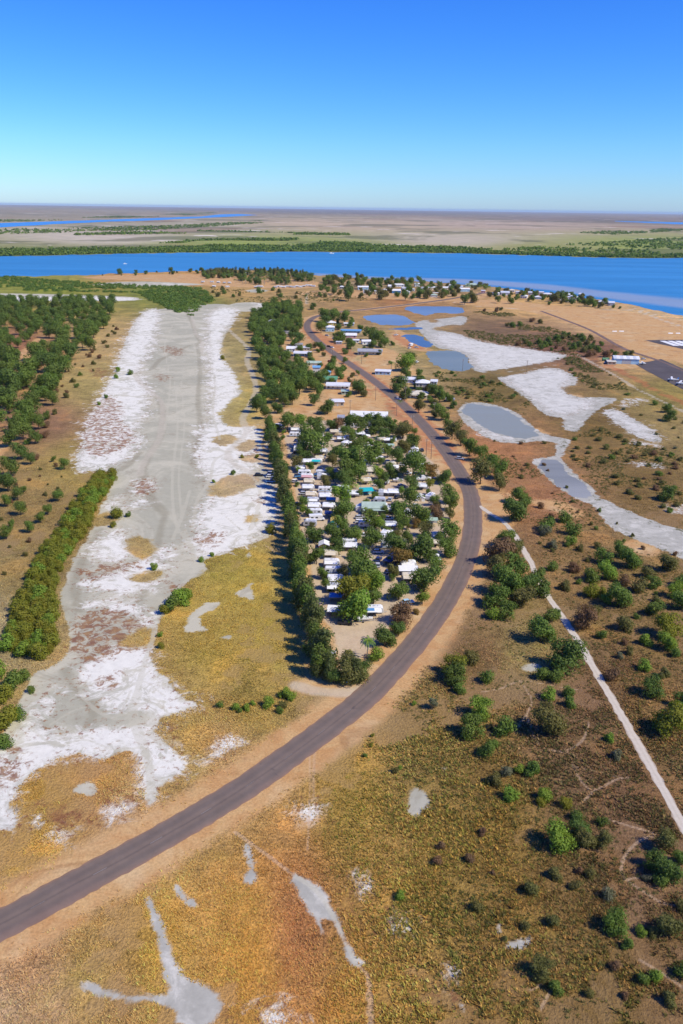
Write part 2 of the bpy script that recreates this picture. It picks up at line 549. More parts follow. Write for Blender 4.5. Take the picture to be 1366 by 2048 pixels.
PALE_LINES = [   # pale two-wheel tracks: points, width in metres
    ([(448, 652), (480, 680), (498, 700), (494, 722), (506, 752), (512, 778), (502, 806), (486, 838), (494, 862), (476, 885), (456, 905), (470, 930), (520, 950)], 4.5),
    ([(382, 625), (388, 650), (392, 668), (402, 680), (404, 705)], 3.5), ([(300, 748), (268, 742), (280, 765), (320, 800), (325, 830), (318, 880), (290, 920), (280, 950)], 4.0),
    ([(1154, 709), (1194, 731), (1237, 755), (1272, 777), (1326, 803), (1380, 830)], 3.6), ([(905, 604), (950, 612), (1040, 618), (1110, 621), (1250, 620), (1290, 628), (1330, 642), (1400, 664)], 7.0),
    ([(1260, 614), (1310, 628), (1366, 641)], 5.0), ([(614, 610), (613, 595), (615, 585)], 4.0), ([(690, 564), (760, 572), (860, 583), (960, 586)], 6.0),
    ([(595, 1372), (640, 1383), (700, 1384), (740, 1372)], 4.5), ([(575, 870), (588, 920), (596, 960), (605, 1010), (612, 1060), (630, 1120), (640, 1180), (655, 1230), (690, 1258), (740, 1250), (775, 1232)], 4.5),
    ([(790, 945), (780, 985), (760, 1005), (715, 1040), (690, 1060), (720, 1095)], 4.0), ([(150, 552), (280, 556), (420, 562), (520, 566)], 6.0),
    ([(1005, 745), (1060, 738), (1110, 730)], 2.5), ([(640, 568), (700, 566), (760, 575)], 5),
]
TRAILS = [   # narrow worn foot and wheel trails
    ([(470, 1665), (520, 1700), (580, 1745), (640, 1790), (690, 1880), (715, 1930), (738, 1960), (742, 2060)], .9), ([(733, 1960), (737, 2060)], .4),
    ([(960, 1385), (1000, 1378), (1040, 1362), (1070, 1365), (1110, 1372), (1160, 1380)], .5), ([(1040, 1362), (1063, 1400), (1052, 1430), (1036, 1455)], .5),
    ([(1052, 1430), (1080, 1490), (1130, 1500), (1165, 1480), (1178, 1445)], .5), ([(1070, 1485), (1100, 1500), (1150, 1510), (1145, 1530)], .4),
    ([(1145, 1530), (1165, 1565), (1190, 1580), (1230, 1560), (1260, 1555)], .5), ([(1145, 1530), (1200, 1545), (1260, 1560)], .4), ([(1190, 1580), (1160, 1610)], .5),
    ([(1220, 1640), (1260, 1652), (1310, 1668), (1280, 1680), (1250, 1712), (1245, 1750), (1290, 1785), (1340, 1810), (1400, 1800)], .55), ([(1250, 1760), (1320, 1745)], .4),
    ([(1280, 1920), (1330, 1950), (1366, 1975)], .5), ([(1060, 1980), (1110, 1960), (1080, 2020)], .4), ([(620, 1500), (620, 1600), (615, 1700)], .35), ([(630, 1500), (628, 1600)], .35),
    ([(298, 1610), (300, 1560), (290, 1510), (270, 1460), (262, 1420), (275, 1380), (288, 1330), (305, 1280), (315, 1240), (345, 1190), (390, 1140), (385, 1100), (370, 1060)], 1.6),
    ([(308, 1600), (306, 1560), (298, 1510), (282, 1460), (272, 1420), (283, 1385)], .8), ([(160, 1380), (190, 1420), (240, 1440), (268, 1425)], .8), ([(165, 1395), (210, 1430), (250, 1428), (290, 1405)], .8),
    ([(60, 1455), (110, 1490), (170, 1480), (230, 1500), (280, 1495)], .6), ([(385, 1060), (395, 1000), (420, 960), (430, 920), (470, 900)], 1.6), ([(345, 1080), (365, 1030), (380, 980)], 1.4),
    ([(350, 760), (355, 850), (345, 950), (350, 1040), (380, 1090)], 1.3), ([(362, 760), (368, 850), (358, 950), (364, 1040)], 1.1), ([(440, 1010), (470, 1000), (510, 1015), (530, 1050)], 1.2), ([(450, 1032), (490, 1062), (522, 1040)], 1.0),
    ([(140, 1400), (200, 1362), (260, 1372), (300, 1342)], .6), ([(100, 1450), (150, 1420), (220, 1402), (280, 1362), (330, 1392)], .6), ([(200, 1440), (240, 1425), (262, 1380)], .5), ([(410, 700), (430, 760), (425, 820), (440, 880)], 1.6), ([(330, 860), (340, 760), (330, 690), (350, 640)], 1.6),
    ([(1160, 1290), (1130, 1300)], .5), ([(500, 1060), (520, 1000), (510, 960), (480, 940)], 1.5), ([(530, 1090), (560, 1110)], 1.0), ([(430, 990), (480, 1010), (520, 1000)], 1.4),
]
CHANNELS = [   # drainage lines across the flat
    ([(372, 622), (384, 645), (392, 668), (400, 685), (382, 690), (350, 705), (318, 722), (300, 740), (268, 745), (285, 768), (318, 800), (326, 835), (318, 880), (296, 912), (286, 950), (300, 990), (330, 1030)], 4.0),
    ([(240, 940), (262, 925), (280, 905)], 3.5), ([(420, 1150), (400, 1165), (380, 1185)], 2.0), ([(330, 1030), (318, 1075), (322, 1120), (300, 1160), (280, 1200), (250, 1230)], 2.5), ([(200, 1060), (170, 1110), (150, 1170), (160, 1220)], 3.0),
    ([(130, 1340), (150, 1380), (190, 1420), (180, 1450), (215, 1470)], 2.2), ([(395, 690), (400, 740), (396, 800), (400, 860), (384, 930)], 3.0), ([(1110, 915), (1120, 895), (1150, 860), (1180, 825), (1230, 800)], 2.5),
]
# water-side and grass tones: (x, y, sRGB)
TONES = [
    (100, 2000, 180, 142, 92), (60, 1900, 176, 132, 82), (20, 2040, 186, 150, 104), (170, 1960, 172, 138, 72), (300, 1900, 184, 140, 58), (500, 1900, 182, 132, 58), (250, 2030, 166, 128, 70), (600, 1850, 182, 122, 70),
    (700, 2000, 172, 128, 60), (800, 1900, 164, 126, 60), (900, 1700, 140, 112, 52), (700, 1600, 163, 130, 58), (850, 1500, 140, 112, 55), (1000, 1900, 138, 106, 50),
    (1200, 2000, 116, 92, 44), (1000, 1650, 142, 110, 50), (1150, 1550, 118, 90, 56), (1100, 1450, 122, 92, 60), (1250, 1600, 110, 82, 52), (1300, 1750, 116, 88, 54),
    (1050, 1300, 148, 126, 70), (960, 1300, 130, 100, 58), (1200, 1400, 120, 90, 56), (1300, 1400, 130, 100, 55), (1250, 1150, 144, 116, 66), (1100, 1000, 165, 114, 70),
    (1150, 1100, 146, 114, 66), (1280, 950, 130, 102, 54), (1000, 900, 172, 118, 70), (1330, 850, 155, 130, 75), (1200, 850, 125, 98, 50), (1000, 770, 122, 100, 50),
    (850, 700, 160, 135, 75), (760, 720, 185, 160, 105), (680, 800, 204, 162, 106), (600, 825, 196, 155, 100), (1000, 660, 126, 98, 66), (1100, 690, 120, 82, 60),
    (1200, 700, 135, 94, 66), (1200, 650, 208, 166, 106), (1300, 650, 210, 172, 112), (1050, 612, 203, 160, 102), (1300, 720, 182, 146, 88), (1330, 790, 148, 128, 62),
    (700, 605, 166, 130, 84), (600, 595, 176, 142, 92), (850, 580, 160, 132, 92), (750, 575, 158, 132, 92), (480, 580, 188, 148, 92), (800, 600, 168, 116, 72), (400, 560, 196, 144, 88), (250, 555, 190, 142, 88),
    (100, 560, 150, 142, 64), (100, 575, 136, 140, 52), (300, 580, 124, 132, 52), (380, 600, 116, 124, 52), (240, 680, 184, 152, 92), (200, 770, 172, 148, 82),
    (90, 850, 146, 108, 74), (30, 700, 160, 110, 72), (150, 920, 164, 138, 68), (60, 1030, 152, 124, 70), (30, 1150, 148, 124, 70), (20, 1250, 162, 142, 94),
    (500, 700, 168, 148, 84), (490, 800, 174, 152, 78), (480, 1150, 168, 144, 60), (550, 1250, 164, 138, 58), (430, 1300, 168, 138, 60), (500, 1400, 150, 124, 58),
    (380, 1480, 168, 138, 74), (200, 1560, 178, 132, 68), (100, 1620, 174, 134, 60), (60, 1720, 178, 138, 64), (250, 1650, 182, 142, 88), (450, 1520, 182, 142, 84),
    (600, 950, 200, 172, 130), (700, 1250, 210, 178, 132), (800, 1000, 200, 170, 126), (700, 1050, 170, 140, 100), (850, 1100, 170, 140, 100), (560, 700, 120, 96, 66),
    (100, 508, 120, 124, 72), (200, 475, 188, 172, 152), (600, 490, 142, 146, 76), (1300, 490, 142, 148, 74), (900, 480, 180, 164, 142), (700, 450, 184, 160, 132), (700, 497, 136, 142, 72),
    (300, 455, 160, 148, 124), (1000, 450, 176, 152, 130), (100, 430, 148, 134, 112), (700, 424, 124, 112, 98), (1200, 440, 130, 112, 96), (1100, 497, 146, 142, 84), (450, 495, 136, 148, 64),
]
ALB = 0.80     # photographed sunlit tone -> surface albedo

W = lambda polys: [chaikin(GP(p), 1) for p in polys]
MUD_W, SALT_W, SAM_W, ISLE_W, DIRT_W, RED_W = map(W, (MUD, SALT, SAMPHIRE, ISLE, DIRT, RED))
ROAD_W = spline(GP(ROAD), 8)
TRACK_W = spline(GP(TRACK), 8)
PALE_W = [(spline(GP(p), 6), w) for p, w in PALE_LINES]
TRAIL_W = [(spline(GP(p), 6), w) for p, w in TRAILS]
CHAN_W = [(spline(GP(q), 6), w) for q, w in CHANNELS]
TONE_P = GP([t[:2] for t in TONES])
TONE_C = lin([[c * (1.03 if t[0] > 640 and t[1] > 1240 else (1.05 if t[1] > 1240 else 1.0)) for c in t[2:]] for t in TONES]) * ALB * np.where(np.array([t[1] > 640 for t in TONES])[:, None], [[.98, 1.04, 1.22]], [[.98, 1.03, .98]])


def bare(P):
    a = vnoise(P[:, 0], P[:, 1], 21, 31) * .5 + vnoise(P[:, 0], P[:, 1], 8, 32) * .3 + vnoise(P[:, 0], P[:, 1], 2.6, 33) * .2
    rd = line_dist(P, ROAD_W, 60)
    return (a - .645) * 14 + np.clip((26 - rd) / 16, 0, 1) * 1.7


def tone(P):
    u = lambda p: np.stack([p[:, 0] / (p[:, 1] + 60) * 1800, np.log(np.maximum(p[:, 1] + 60, 20)) * 690], 1)
    A, B = u(P), u(TONE_P)
    out = np.zeros((len(P), 3))
    for i in range(0, len(P), 40000):
        d2 = ((A[i:i + 40000, None, :] - B[None]) ** 2).sum(2)
        w = 1.0 / (d2 + 35 ** 2) ** 1.6
        out[i:i + 40000] = (w @ TONE_C) / w.sum(1)[:, None]
    return out


def union(P, polys, far=40.0):
    s = np.full(len(P), -float(far))
    for q in polys:
        s = np.maximum(s, poly_sd(P, q, far))
    return s


def survey(P):
    d = {}
    d['mud'] = union(P, MUD_W)
    d['salt'] = union(P, SALT_W)
    d['sam'] = union(P, SAM_W)
    d['isle'] = union(P, ISLE_W)
    rd = line_dist(P, ROAD_W, 60)
    d['dirt'] = np.maximum(union(P, DIRT_W), 9.6 - rd)
    upper = ROAD_W[(ROAD_W[:, 1] > 430) & (ROAD_W[:, 1] < 1000)]
    d['red'] = np.maximum(union(P, RED_W), 7.2 - line_dist(P, upper, 60))
    pl = np.full(len(P), -20.0)
    for l, w in PALE_W:
        pl = np.maximum(pl, w / 2 - line_dist(P, l, 20))
    d['pale'] = np.maximum(pl, poly_sd(P, DIRT_W[0], 20) - 9.0)
    tr = np.full(len(P), -6.0)
    for l, w in TRAIL_W:
        tr = np.maximum(tr, w / 2 - line_dist(P, l, 6))
    d['trail'] = tr
    ch = np.full(len(P), -20.0)
    for l, w in CHAN_W:
        ch = np.maximum(ch, w / 2 - line_dist(P, l, 20))
    d['channel'] = ch
    d['road'] = 4.2 - rd
    d['track'] = 1.5 - line_dist(P, TRACK_W, 60)
    return d


# ------------------------------------------------------------------ ground
ys = np.arange(2110, 470, -3.6)
ang = PITCH + np.arctan((ys - 1024) / FPX)
rowsY = list(CAM_H / np.tan(ang))
rowsY = [-400, -150, 0, 40, 70, 82] + [r for r in rowsY if r > 90]
far_ang = np.arctan((np.arange(470, 418, -1.5) - 1024) / FPX) + PITCH
rowsY += [r for r in list(CAM_H / np.tan(far_ang)) if r > rowsY[-1] * 1.005 and r < 52000] + [60000, 75000]
rowsY = np.array(rowsY)
tcol = np.concatenate([[-3.5, -2.2, -1.4, -1.0, -.8, -.68, -.6], np.linspace(-.54, .54, 440), [.6, .68, .8, 1.0, 1.4, 2.2, 3.5]])
T, YY = np.meshgrid(tcol, rowsY)
XX = T * (np.maximum(YY, -40) + 60) + np.where(YY < 60, T * 60, 0)
lim = np.where(np.abs(T) > .6, 50000 + np.abs(T) * 10000, 1e9)
XX = np.clip(XX, -lim, lim)
P = np.stack([XX.ravel(), YY.ravel()], 1)
nr, nc = len(rowsY), len(tcol)
idx = np.arange(nr * nc).reshape(nr, nc)
F = np.stack([idx[:-1, :-1].ravel(), idx[:-1, 1:].ravel(), idx[1:, 1:].ravel(), idx[1:, :-1].ravel()], 1)
S = survey(P)
Z = np.where(P[:, 1] < 420, (vnoise(P[:, 0], P[:, 1], 14, 3) - .5) * .25, 0.0)
flat = np.clip((-np.maximum.reduce([S['mud'], S['road'], S['track']]) - 1.5) / 6, 0, 1)
Z = Z * flat - np.where(flat > 0, 0, 0.0)
gattr = {k: S[k] for k in ('mud', 'salt', 'sam', 'isle', 'dirt', 'red', 'pale', 'trail', 'channel')}
gattr['tone'] = tone(P)
gattr['bare'] = bare(P)

fm_, nt, bs = new_mat('far_plain')
k = NB(nt)
pos = k.n('ShaderNodeNewGeometry').outputs['Position']
tonec = k.attr('tone').outputs['Color']
nF = k.noise(pos, .0011, 6, .62, .7)
nG = k.noise(pos, .00040, 5, .6, .9)
nH = k.noise(pos, .0024, 5, .65, .4)
nI = k.noise(pos, .012, 4, .7, .4)
farc = k.scale(tonec, k.rng(nI, .25, .75, .95, 1.4))
farc = k.mix(k.math('MULTIPLY', k.step(nF, .52, .58), .6), farc, (.085, .095, .042))
farc = k.mix(k.math('MULTIPLY', k.step(nG, .53, .62), .45), farc, (.25, .14, .09))
farc = k.mix(k.math('MULTIPLY', k.step(nH, .60, .66), .85), farc, (.66, .58, .48))
farc = k.mix(k.math('MULTIPLY', k.step(k.attr('salt').outputs['Fac'], -2.0, 2.0), .8), farc, (.7, .68, .64))
nt.links.new(farc, bs.inputs['Base Color'])
bs.inputs['Roughness'].default_value = .95
bs.inputs['Specular IOR Level'].default_value = .05

gm, nt, bs = new_mat('ground_cover')
k = NB(nt)
pos = k.n('ShaderNodeNewGeometry').outputs['Position']
sep = k.n('ShaderNodeSeparateXYZ')
nt.links.new(pos, sep.inputs[0])
Yc = sep.outputs['Y']
nA = k.noise(pos, .045, 3, .6, .4)          # 20 m patches
nB = k.noise(pos, .35, 4, .68)              # 3 m
nC = k.noise(pos, 1.6, 2, .7)               # tussocks
nE = k.noise(pos, .12, 4, .72, .8)
tonec = k.attr('tone').outputs['Color']
near = k.step(Yc, 1200.0, 300.0)
spread = k.rng(Yc, 150.0, 800.0, 1.0, 3.2)
nW = k.noise(pos, .045, 5, .72, .9)
# dry grass: tussock light and dark, straw and olive drifts
v = k.math('ADD', k.math('MULTIPLY', k.math('SUBTRACT', nC, .5), k.math('MULTIPLY', near, 2.2)), k.math('MULTIPLY', k.math('SUBTRACT', nB, .5), 1.5))
v = k.math('ADD', v, k.math('MULTIPLY', k.math('SUBTRACT', nA, .5), 1.5))
v = k.math('ADD', v, k.math('MULTIPLY', k.math('SUBTRACT', nE, .5), 1.1))
v = k.math('MAXIMUM', k.math('ADD', v, 1.04), .3)
grass = k.scale(tonec, v)
grass = k.mix(k.math('MULTIPLY', k.step(nE, .5, .72), .55), grass, k.mix(1.0, grass, (.62, .72, .5), 'MULTIPLY'))
grass = k.mix(k.math('MULTIPLY', k.step(nA, .52, .7), .5), grass, k.mix(1.0, grass, (1.25, 1.0, .75), 'MULTIPLY'))

soil = k.mix(k.step(nE, .4, .65), tuple(lin((182, 148, 112)) * ALB), tuple(lin((150, 112, 80)) * ALB))
soil = k.mix(.7, soil, tonec)
soil = k.scale(soil, k.rng(nC, .2, .8, .75, 1.25))
grass = k.mix(k.math('MULTIPLY', k.step(k.math('ADD', k.attr('bare').outputs['Fac'], k.math('MULTIPLY', k.math('SUBTRACT', nB, .5), 1.6)), -.4, .6), k.math('MULTIPLY', k.step(Yc, 520.0, 330.0), .75)), grass, soil)


def layer(base, name, colr, amp, soft, noise, strength=1.0, bias=0.0):
    a = k.attr(name).outputs['Fac']
    s = k.math('ADD', k.math('ADD', a, bias), k.math('MULTIPLY', k.math('MULTIPLY', k.math('SUBTRACT', noise, .5), amp), spread))
    f = k.step(s, -soft, soft)
    if strength != 1.0:
        f = k.math('MULTIPLY', f, strength)
    return k.mix(f, base, colr), f


def shade(c, noise, lo, hi):
    return k.scale(tuple(float(q) for q in c), k.rng(noise, .25, .75, lo, hi))


nEb = k.math('ADD', k.math('MULTIPLY', nE, .6), k.math('MULTIPLY', nW, .4))
nS = k.math('ADD', k.math('MULTIPLY', k.noise(pos, .16, 6, .76, .9), .6), k.math('MULTIPLY', nW, .4))
dirtc = k.mix(k.step(nE, .35, .7), tuple(lin((216, 176, 120)) * ALB), tuple(lin((202, 152, 98)) * ALB))
dirtc = k.mix(k.math('MULTIPLY', k.step(nA, .5, .68), .6), dirtc, tuple(lin((222, 196, 150)) * ALB))
dirtc = k.mix(k.math('MULTIPLY', k.step(nW, .52, .66), .55), dirtc, tuple(lin((160, 118, 78)) * ALB))
dirtc = k.scale(dirtc, k.rng(nC, .2, .8, .74, 1.2))
c, fd = layer(grass, 'dirt', dirtc, 10.0, 2.0, nEb, .9)
c, _ = layer(c, 'red', shade(lin((184, 104, 70)) * ALB, nB, .8, 1.2), 7.0, 2.0, nE, .5, -.6)
wash = k.noise(pos, .02, 5, .66, 1.6)
mudc = k.mix(k.step(wash, .42, .6), tuple(lin((178, 174, 150)) * .84), tuple(lin((196, 190, 164)) * .86))
mudc = k.mix(k.math('MULTIPLY', k.step(k.noise(pos, .035, 5, .7, 2.0), .56, .66), .5), mudc, tuple(lin((160, 152, 128)) * .86))
mudc = k.scale(mudc, k.rng(nB, .2, .8, .9, 1.08))
mudc = k.mix(k.math('MULTIPLY', k.step(k.math('ADD', k.attr('channel').outputs['Fac'], k.math('MULTIPLY', k.math('SUBTRACT', nE, .5), 4.0)), -1.4, 1.0), .42), mudc, tuple(lin((138, 130, 104)) * .86))
greyc = k.mix(k.step(nE, .45, .68), shade(lin((176, 173, 158)) * .88, nB, .8, 1.12), shade(lin((206, 202, 186)) * .86, nC, .85, 1.1))
eastf = k.step(sep.outputs['X'], 40.0, 90.0)
nearf = k.step(Yc, 165.0, 140.0)
mudc = k.mix(k.math('MAXIMUM', eastf, nearf), mudc, greyc)
c, fm = layer(c, 'mud', mudc, 7.0, .5, nS, 1.0, .0)
saltc = shade((.71, .685, .575), nB, .86, 1.06)
saltc = k.mix(k.math('MULTIPLY', eastf, .6), saltc, shade((.47, .455, .40), nE, .75, 1.25))
breach = k.step(k.noise(pos, .075, 6, .75, 1.6), .59, .50)      # bare mud showing through the crust
base_mud = c
c, fs = layer(c, 'salt', saltc, 34.0, 3.0, nS, .95)
c = k.mix(k.math('MULTIPLY', k.math('SUBTRACT', 1.0, breach), k.math('MULTIPLY', fs, .8)), c, base_mud)
samc = k.mix(k.step(nB, .35, .65), tuple(lin((128, 78, 58)) * ALB), tuple(lin((160, 118, 72)) * ALB))
nQ = k.noise(pos, .28, 5, .78, .6)
c2, fq = layer(c, 'sam', samc, 22.0, 2.0, nQ, 1.0, -1.0)
c = k.mix(k.math('MULTIPLY', k.math('MULTIPLY', fq, k.step(nQ, .43, .56)), .85), c, samc)
# red-brown plants speckling the rim of the salt
rim = k.math('MULTIPLY', k.step(k.attr('salt').outputs['Fac'], 7.0, .5), k.step(k.attr('salt').outputs['Fac'], -9.0, -1.0))
speck = k.step(k.noise(pos, .5, 5, .75), .54, .62)
c = k.mix(k.math('MULTIPLY', k.math('MULTIPLY', rim, speck), .8), c, samc)
# low plants fringing and dotting the grey flats
mrim = k.math('MULTIPLY', k.step(k.attr('mud').outputs['Fac'], 9.0, .5), k.step(k.attr('mud').outputs['Fac'], -7.0, -1.0))
plants = k.step(k.math('ADD', nQ, k.math('MULTIPLY', nW, .5)), .80, .88)
c = k.mix(k.math('MULTIPLY', k.math('MULTIPLY', k.math('MULTIPLY', mrim, plants), eastf), .85), c, shade((.10, .095, .035), nB, .6, 1.4))
c, _ = layer(c, 'isle', k.scale(grass, 1.0), 13.0, 1.6, nS, .95, .8)
palec = shade(lin((206, 196, 172)) * ALB, nB, .85, 1.12)
c, _ = layer(c, 'pale', palec, 3.0, .9, nEb, .55)
ta = k.attr('trail').outputs['Fac']
c = k.mix(k.math('MULTIPLY', k.step(k.math('ADD', ta, k.math('MULTIPLY', k.math('SUBTRACT', nB, .5), .3)), -.28, .12), .45), c, k.mix(fm, shade(lin((206, 178, 146)) * ALB, nC, .8, 1.2), tuple(lin((196, 190, 164)) * .86)))
nt.links.new(c, bs.inputs['Base Color'])
bs.inputs['Roughness'].default_value = .95
bs.inputs['Specular IOR Level'].default_value = .08
bmp = k.n('ShaderNodeBump')
grassy = k.math('MULTIPLY', k.math('SUBTRACT', 1.0, k.math('MAXIMUM', fm, fd)), near)
nt.links.new(k.math('ADD', k.math('MULTIPLY', grassy, .75), .06), bmp.inputs['Strength'])
bmp.inputs['Distance'].default_value = .5
nt.links.new(k.math('ADD', nC, nB), bmp.inputs['Height'])
nt.links.new(bmp.outputs[0], bs.inputs['Normal'])

gme = mesh_np('ground', np.column_stack([P, Z]), F, gm, True, gattr)
gme.materials.append(fm_)
gme.polygons.foreach_set('material_index', (P[F[:, 2], 1] > 2350).astype(np.int32))
ground = link('ground', gme)
tag(ground, 'dry grass plain with grey tidal flats and white salt crust', kind='structure')

# ------------------------------------------------------------------ water
def water_mat(name, c0, c1, rough, wave, shoal=None, spec=.22):
    m, nt, b = new_mat(name)
    k = NB(nt)
    pos = k.n('ShaderNodeNewGeometry').outputs['Position']
    st = k.n('ShaderNodeMapping')
    st.inputs['Scale'].default_value = (.0016, .011, 1)
    st.inputs['Rotation'].default_value = (0, 0, .25)
    nt.links.new(pos, st.inputs['Vector'])
    n1 = k.noise(st.outputs[0], 1.0, 5, .65, .6)
    cc = k.scale(k.mix(k.step(n1, .3, .7), c0, c1), k.rng(n1, .25, .75, .86, 1.16))
    if shoal is not None:
        f = k.math('MULTIPLY', k.step(k.math('ADD', k.attr('shoal').outputs['Fac'], k.math('MULTIPLY', k.math('SUBTRACT', k.noise(pos, .01, 5, .6), .5), .5)), .2, .8), .62)
        cc = k.mix(f, cc, shoal)
    nt.links.new(cc, b.inputs['Base Color'])
    b.inputs['Roughness'].default_value = rough
    b.inputs['IOR'].default_value = 1.33
    b.inputs['Specular IOR Level'].default_value = spec
    bp = k.n('ShaderNodeBump')
    bp.inputs['Strength'].default_value = wave
    bp.inputs['Distance'].default_value = 1.0
    nt.links.new(k.noise(pos, .35, 4, .6), bp.inputs['Height'])
    nt.links.new(bp.outputs[0], b.inputs['Normal'])
    return m


river_m = water_mat('river_water', (.030, .195, .40), (.040, .215, .43), .42, .6, (.34, .35, .36), .5)
NEAR = [(-900, 556), (-200, 553), (0, 553.5), (100, 551.5), (200, 549), (300, 545), (400, 541), (440, 540), (520, 540.5), (600, 544), (618, 548), (650, 551), (720, 557),
        (800, 561), (900, 566), (960, 571), (1010, 577), (1060, 583), (1110, 588), (1160, 594), (1210, 601), (1260, 609), (1310, 620), (1366, 632), (1500, 660), (1800, 730), (2300, 860)]
FAR = [(-900, 524), (-200, 516), (0, 513), (100, 511), (200, 508.5), (300, 507), (400, 505), (600, 503.5), (680, 504), (800, 505), (900, 506.5), (1000, 509), (1100, 512),
       (1200, 515), (1300, 516.5), (1366, 516), (1500, 517), (1800, 519), (2300, 522)]


def strip_water(name, near, far, z, mat, x0, x1, ncol, nrow, jit, shoalf=None):
    near, far = np.array(near, float), np.array(far, float)
    xs = np.linspace(x0, x1, ncol)
    yn = np.interp(xs, near[:, 0], near[:, 1]) + (vnoise(xs, xs * 0, 22, 1) - .5) * jit + (vnoise(xs, xs * 0, 6, 2) - .5) * jit * .5
    yf = np.interp(xs, far[:, 0], far[:, 1]) + (vnoise(xs, xs * 0, 18, 3) - .5) * jit * .8
    V, A = [], []
    for j in range(nrow):
        t = j / (nrow - 1)
        yy = yn + (yf - yn) * t
        V.append(np.column_stack([GP(np.stack([xs, yy], 1)), np.full(ncol, z)]))
        A.append(shoalf(xs, yy, t) if shoalf else np.zeros(ncol))
    V = np.vstack(V)
    idx = np.arange(nrow * ncol).reshape(nrow, ncol)
    F = np.stack([idx[:-1, :-1].ravel(), idx[:-1, 1:].ravel(), idx[1:, 1:].ravel(), idx[1:, :-1].ravel()], 1)
    return link(name, mesh_np(name, V, F, mat, True, {'shoal': np.concatenate(A)}))


def shoal(xs, yy, t):
    bar = np.interp(xs, [560, 640, 720, 830, 960, 1100, 1230, 1366, 1500], [541, 549, 555, 559, 564, 575, 592, 607, 625])
    wid = np.interp(xs, [560, 640, 800, 960, 1200, 1366, 1500], [2, 4, 5, 7, 10, 14, 16])
    return np.clip(1.15 - np.abs(yy - bar) / wid, 0, 1) * np.clip((xs - 590) / 60, 0, 1)


tag(strip_water('river', NEAR, FAR, .06, river_m, -900, 2300, 640, 26, 2.2, shoal), 'wide blue tidal river below the plains', kind='structure')
far_m = water_mat('far_river_water', (.05, .25, .58), (.05, .26, .60), .45, .6, None, .5)
NEAR2 = [(-500, 478), (-100, 459), (0, 455), (100, 449), (200, 444), (300, 441), (380, 437), (440, 434.5), (470, 433), (515, 430.2)]
FAR2 = [(-500, 462), (-100, 450), (0, 446.5), (100, 443), (200, 440), (300, 436.5), (400, 433), (440, 429), (480, 428), (515, 430)]
tag(strip_water('river_branch', NEAR2, FAR2, .6, far_m, -500, 515, 160, 4, .6), 'distant blue river branch crossing the mudflats', kind='structure')
tag(strip_water('sea', [(1230, 443), (1366, 449), (1800, 462)], [(1230, 442), (1366, 445), (1800, 452)], 1.0, far_m, 1230, 1800, 60, 3, .4), 'pale strip of sea near the horizon', kind='structure')

PONDS = [
    ('pond', [(722, 633), (740, 630), (800, 629), (815, 636), (831, 645), (822, 650), (760, 651), (738, 642)], 0, 'blue pond with straight embankment along its road side'),
    ('pond', [(800, 614), (850, 612), (930, 614), (928, 626), (905, 628), (890, 625), (862, 627), (855, 632), (830, 627)], 0, 'widest blue pond with a scrubby islet at its edge'),
    ('pond', [(798, 668), (835, 669), (855, 682), (868, 691), (862, 696), (840, 693), (820, 682)], 1, 'dark blue pond beside the red dirt clearing'),
    ('pond', [(775, 657), (812, 655), (846, 655), (846, 659), (812, 660), (780, 660)], 1, 'thin sliver of pond between two earth banks'),
    ('pond', [(845, 703), (870, 701), (925, 702), (938, 720), (946, 736), (935, 743), (890, 742), (865, 728)], 2, 'murky blue square-cornered pond below the clearing'),
    ('pond', [(922, 815), (950, 807), (990, 812), (1025, 826), (1055, 850), (1084, 872), (1060, 878), (1000, 868), (965, 855), (940, 840)], 3, 'grey-green pond inside a pale mud rim'),
    ('pond', [(1078, 925), (1108, 919), (1130, 940), (1165, 970), (1187, 994), (1176, 1000), (1150, 996), (1108, 968)], 4, 'nearly dry grey pond with dark wet mud'),
]
pm = [water_mat('pond_blue', (.14, .22, .33), (.15, .23, .33), .4, .35, None, .45), water_mat('pond_deep', (.07, .14, .26), (.08, .15, .27), .4, .35, None, .4), water_mat('pond_murky', (.16, .21, .22), (.18, .22, .22), .45, .3),
      water_mat('pond_grey', (.25, .26, .215), (.22, .24, .22), .45, .2), water_mat('pond_wet_mud', (.20, .21, .20), (.27, .275, .26), .5, .1)]
POND_W = []
for nm, pts, mi, lab in PONDS:
    p = chaikin(GP(pts), 2)
    POND_W.append(p)
    n = len(p)
    p = np.vstack([p[i] + (p[(i + 1) % n] - p[i]) * f for i in range(n) for f in (0, .25, .5, .75)])
    jx = (vnoise(p[:, 0], p[:, 1], 9.0, 5) - .5) * 5 + (vnoise(p[:, 0], p[:, 1], 2.5, 6) - .5) * 2
    jy = (vnoise(p[:, 0], p[:, 1], 9.0, 7) - .5) * 8 + (vnoise(p[:, 0], p[:, 1], 2.5, 8) - .5) * 3
    p = p + np.stack([jx, jy], 1)
    me = bpy.data.meshes.new('pond')
    tri = tessellate_polygon([[Vector((q[0], q[1], .03)) for q in p]])
    me.from_pydata([(q[0], q[1], .03) for q in p], [], [tuple(t) for t in tri])
    bm = bmesh.new(); bm.from_mesh(me); bmesh.ops.recalc_face_normals(bm, faces=bm.faces)
    for f in bm.faces:
        if f.normal.z < 0: f.normal_flip()
    bm.to_mesh(me); bm.free()
    me.materials.append(pm[mi])
    tag(link('pond', me), lab, kind='structure')

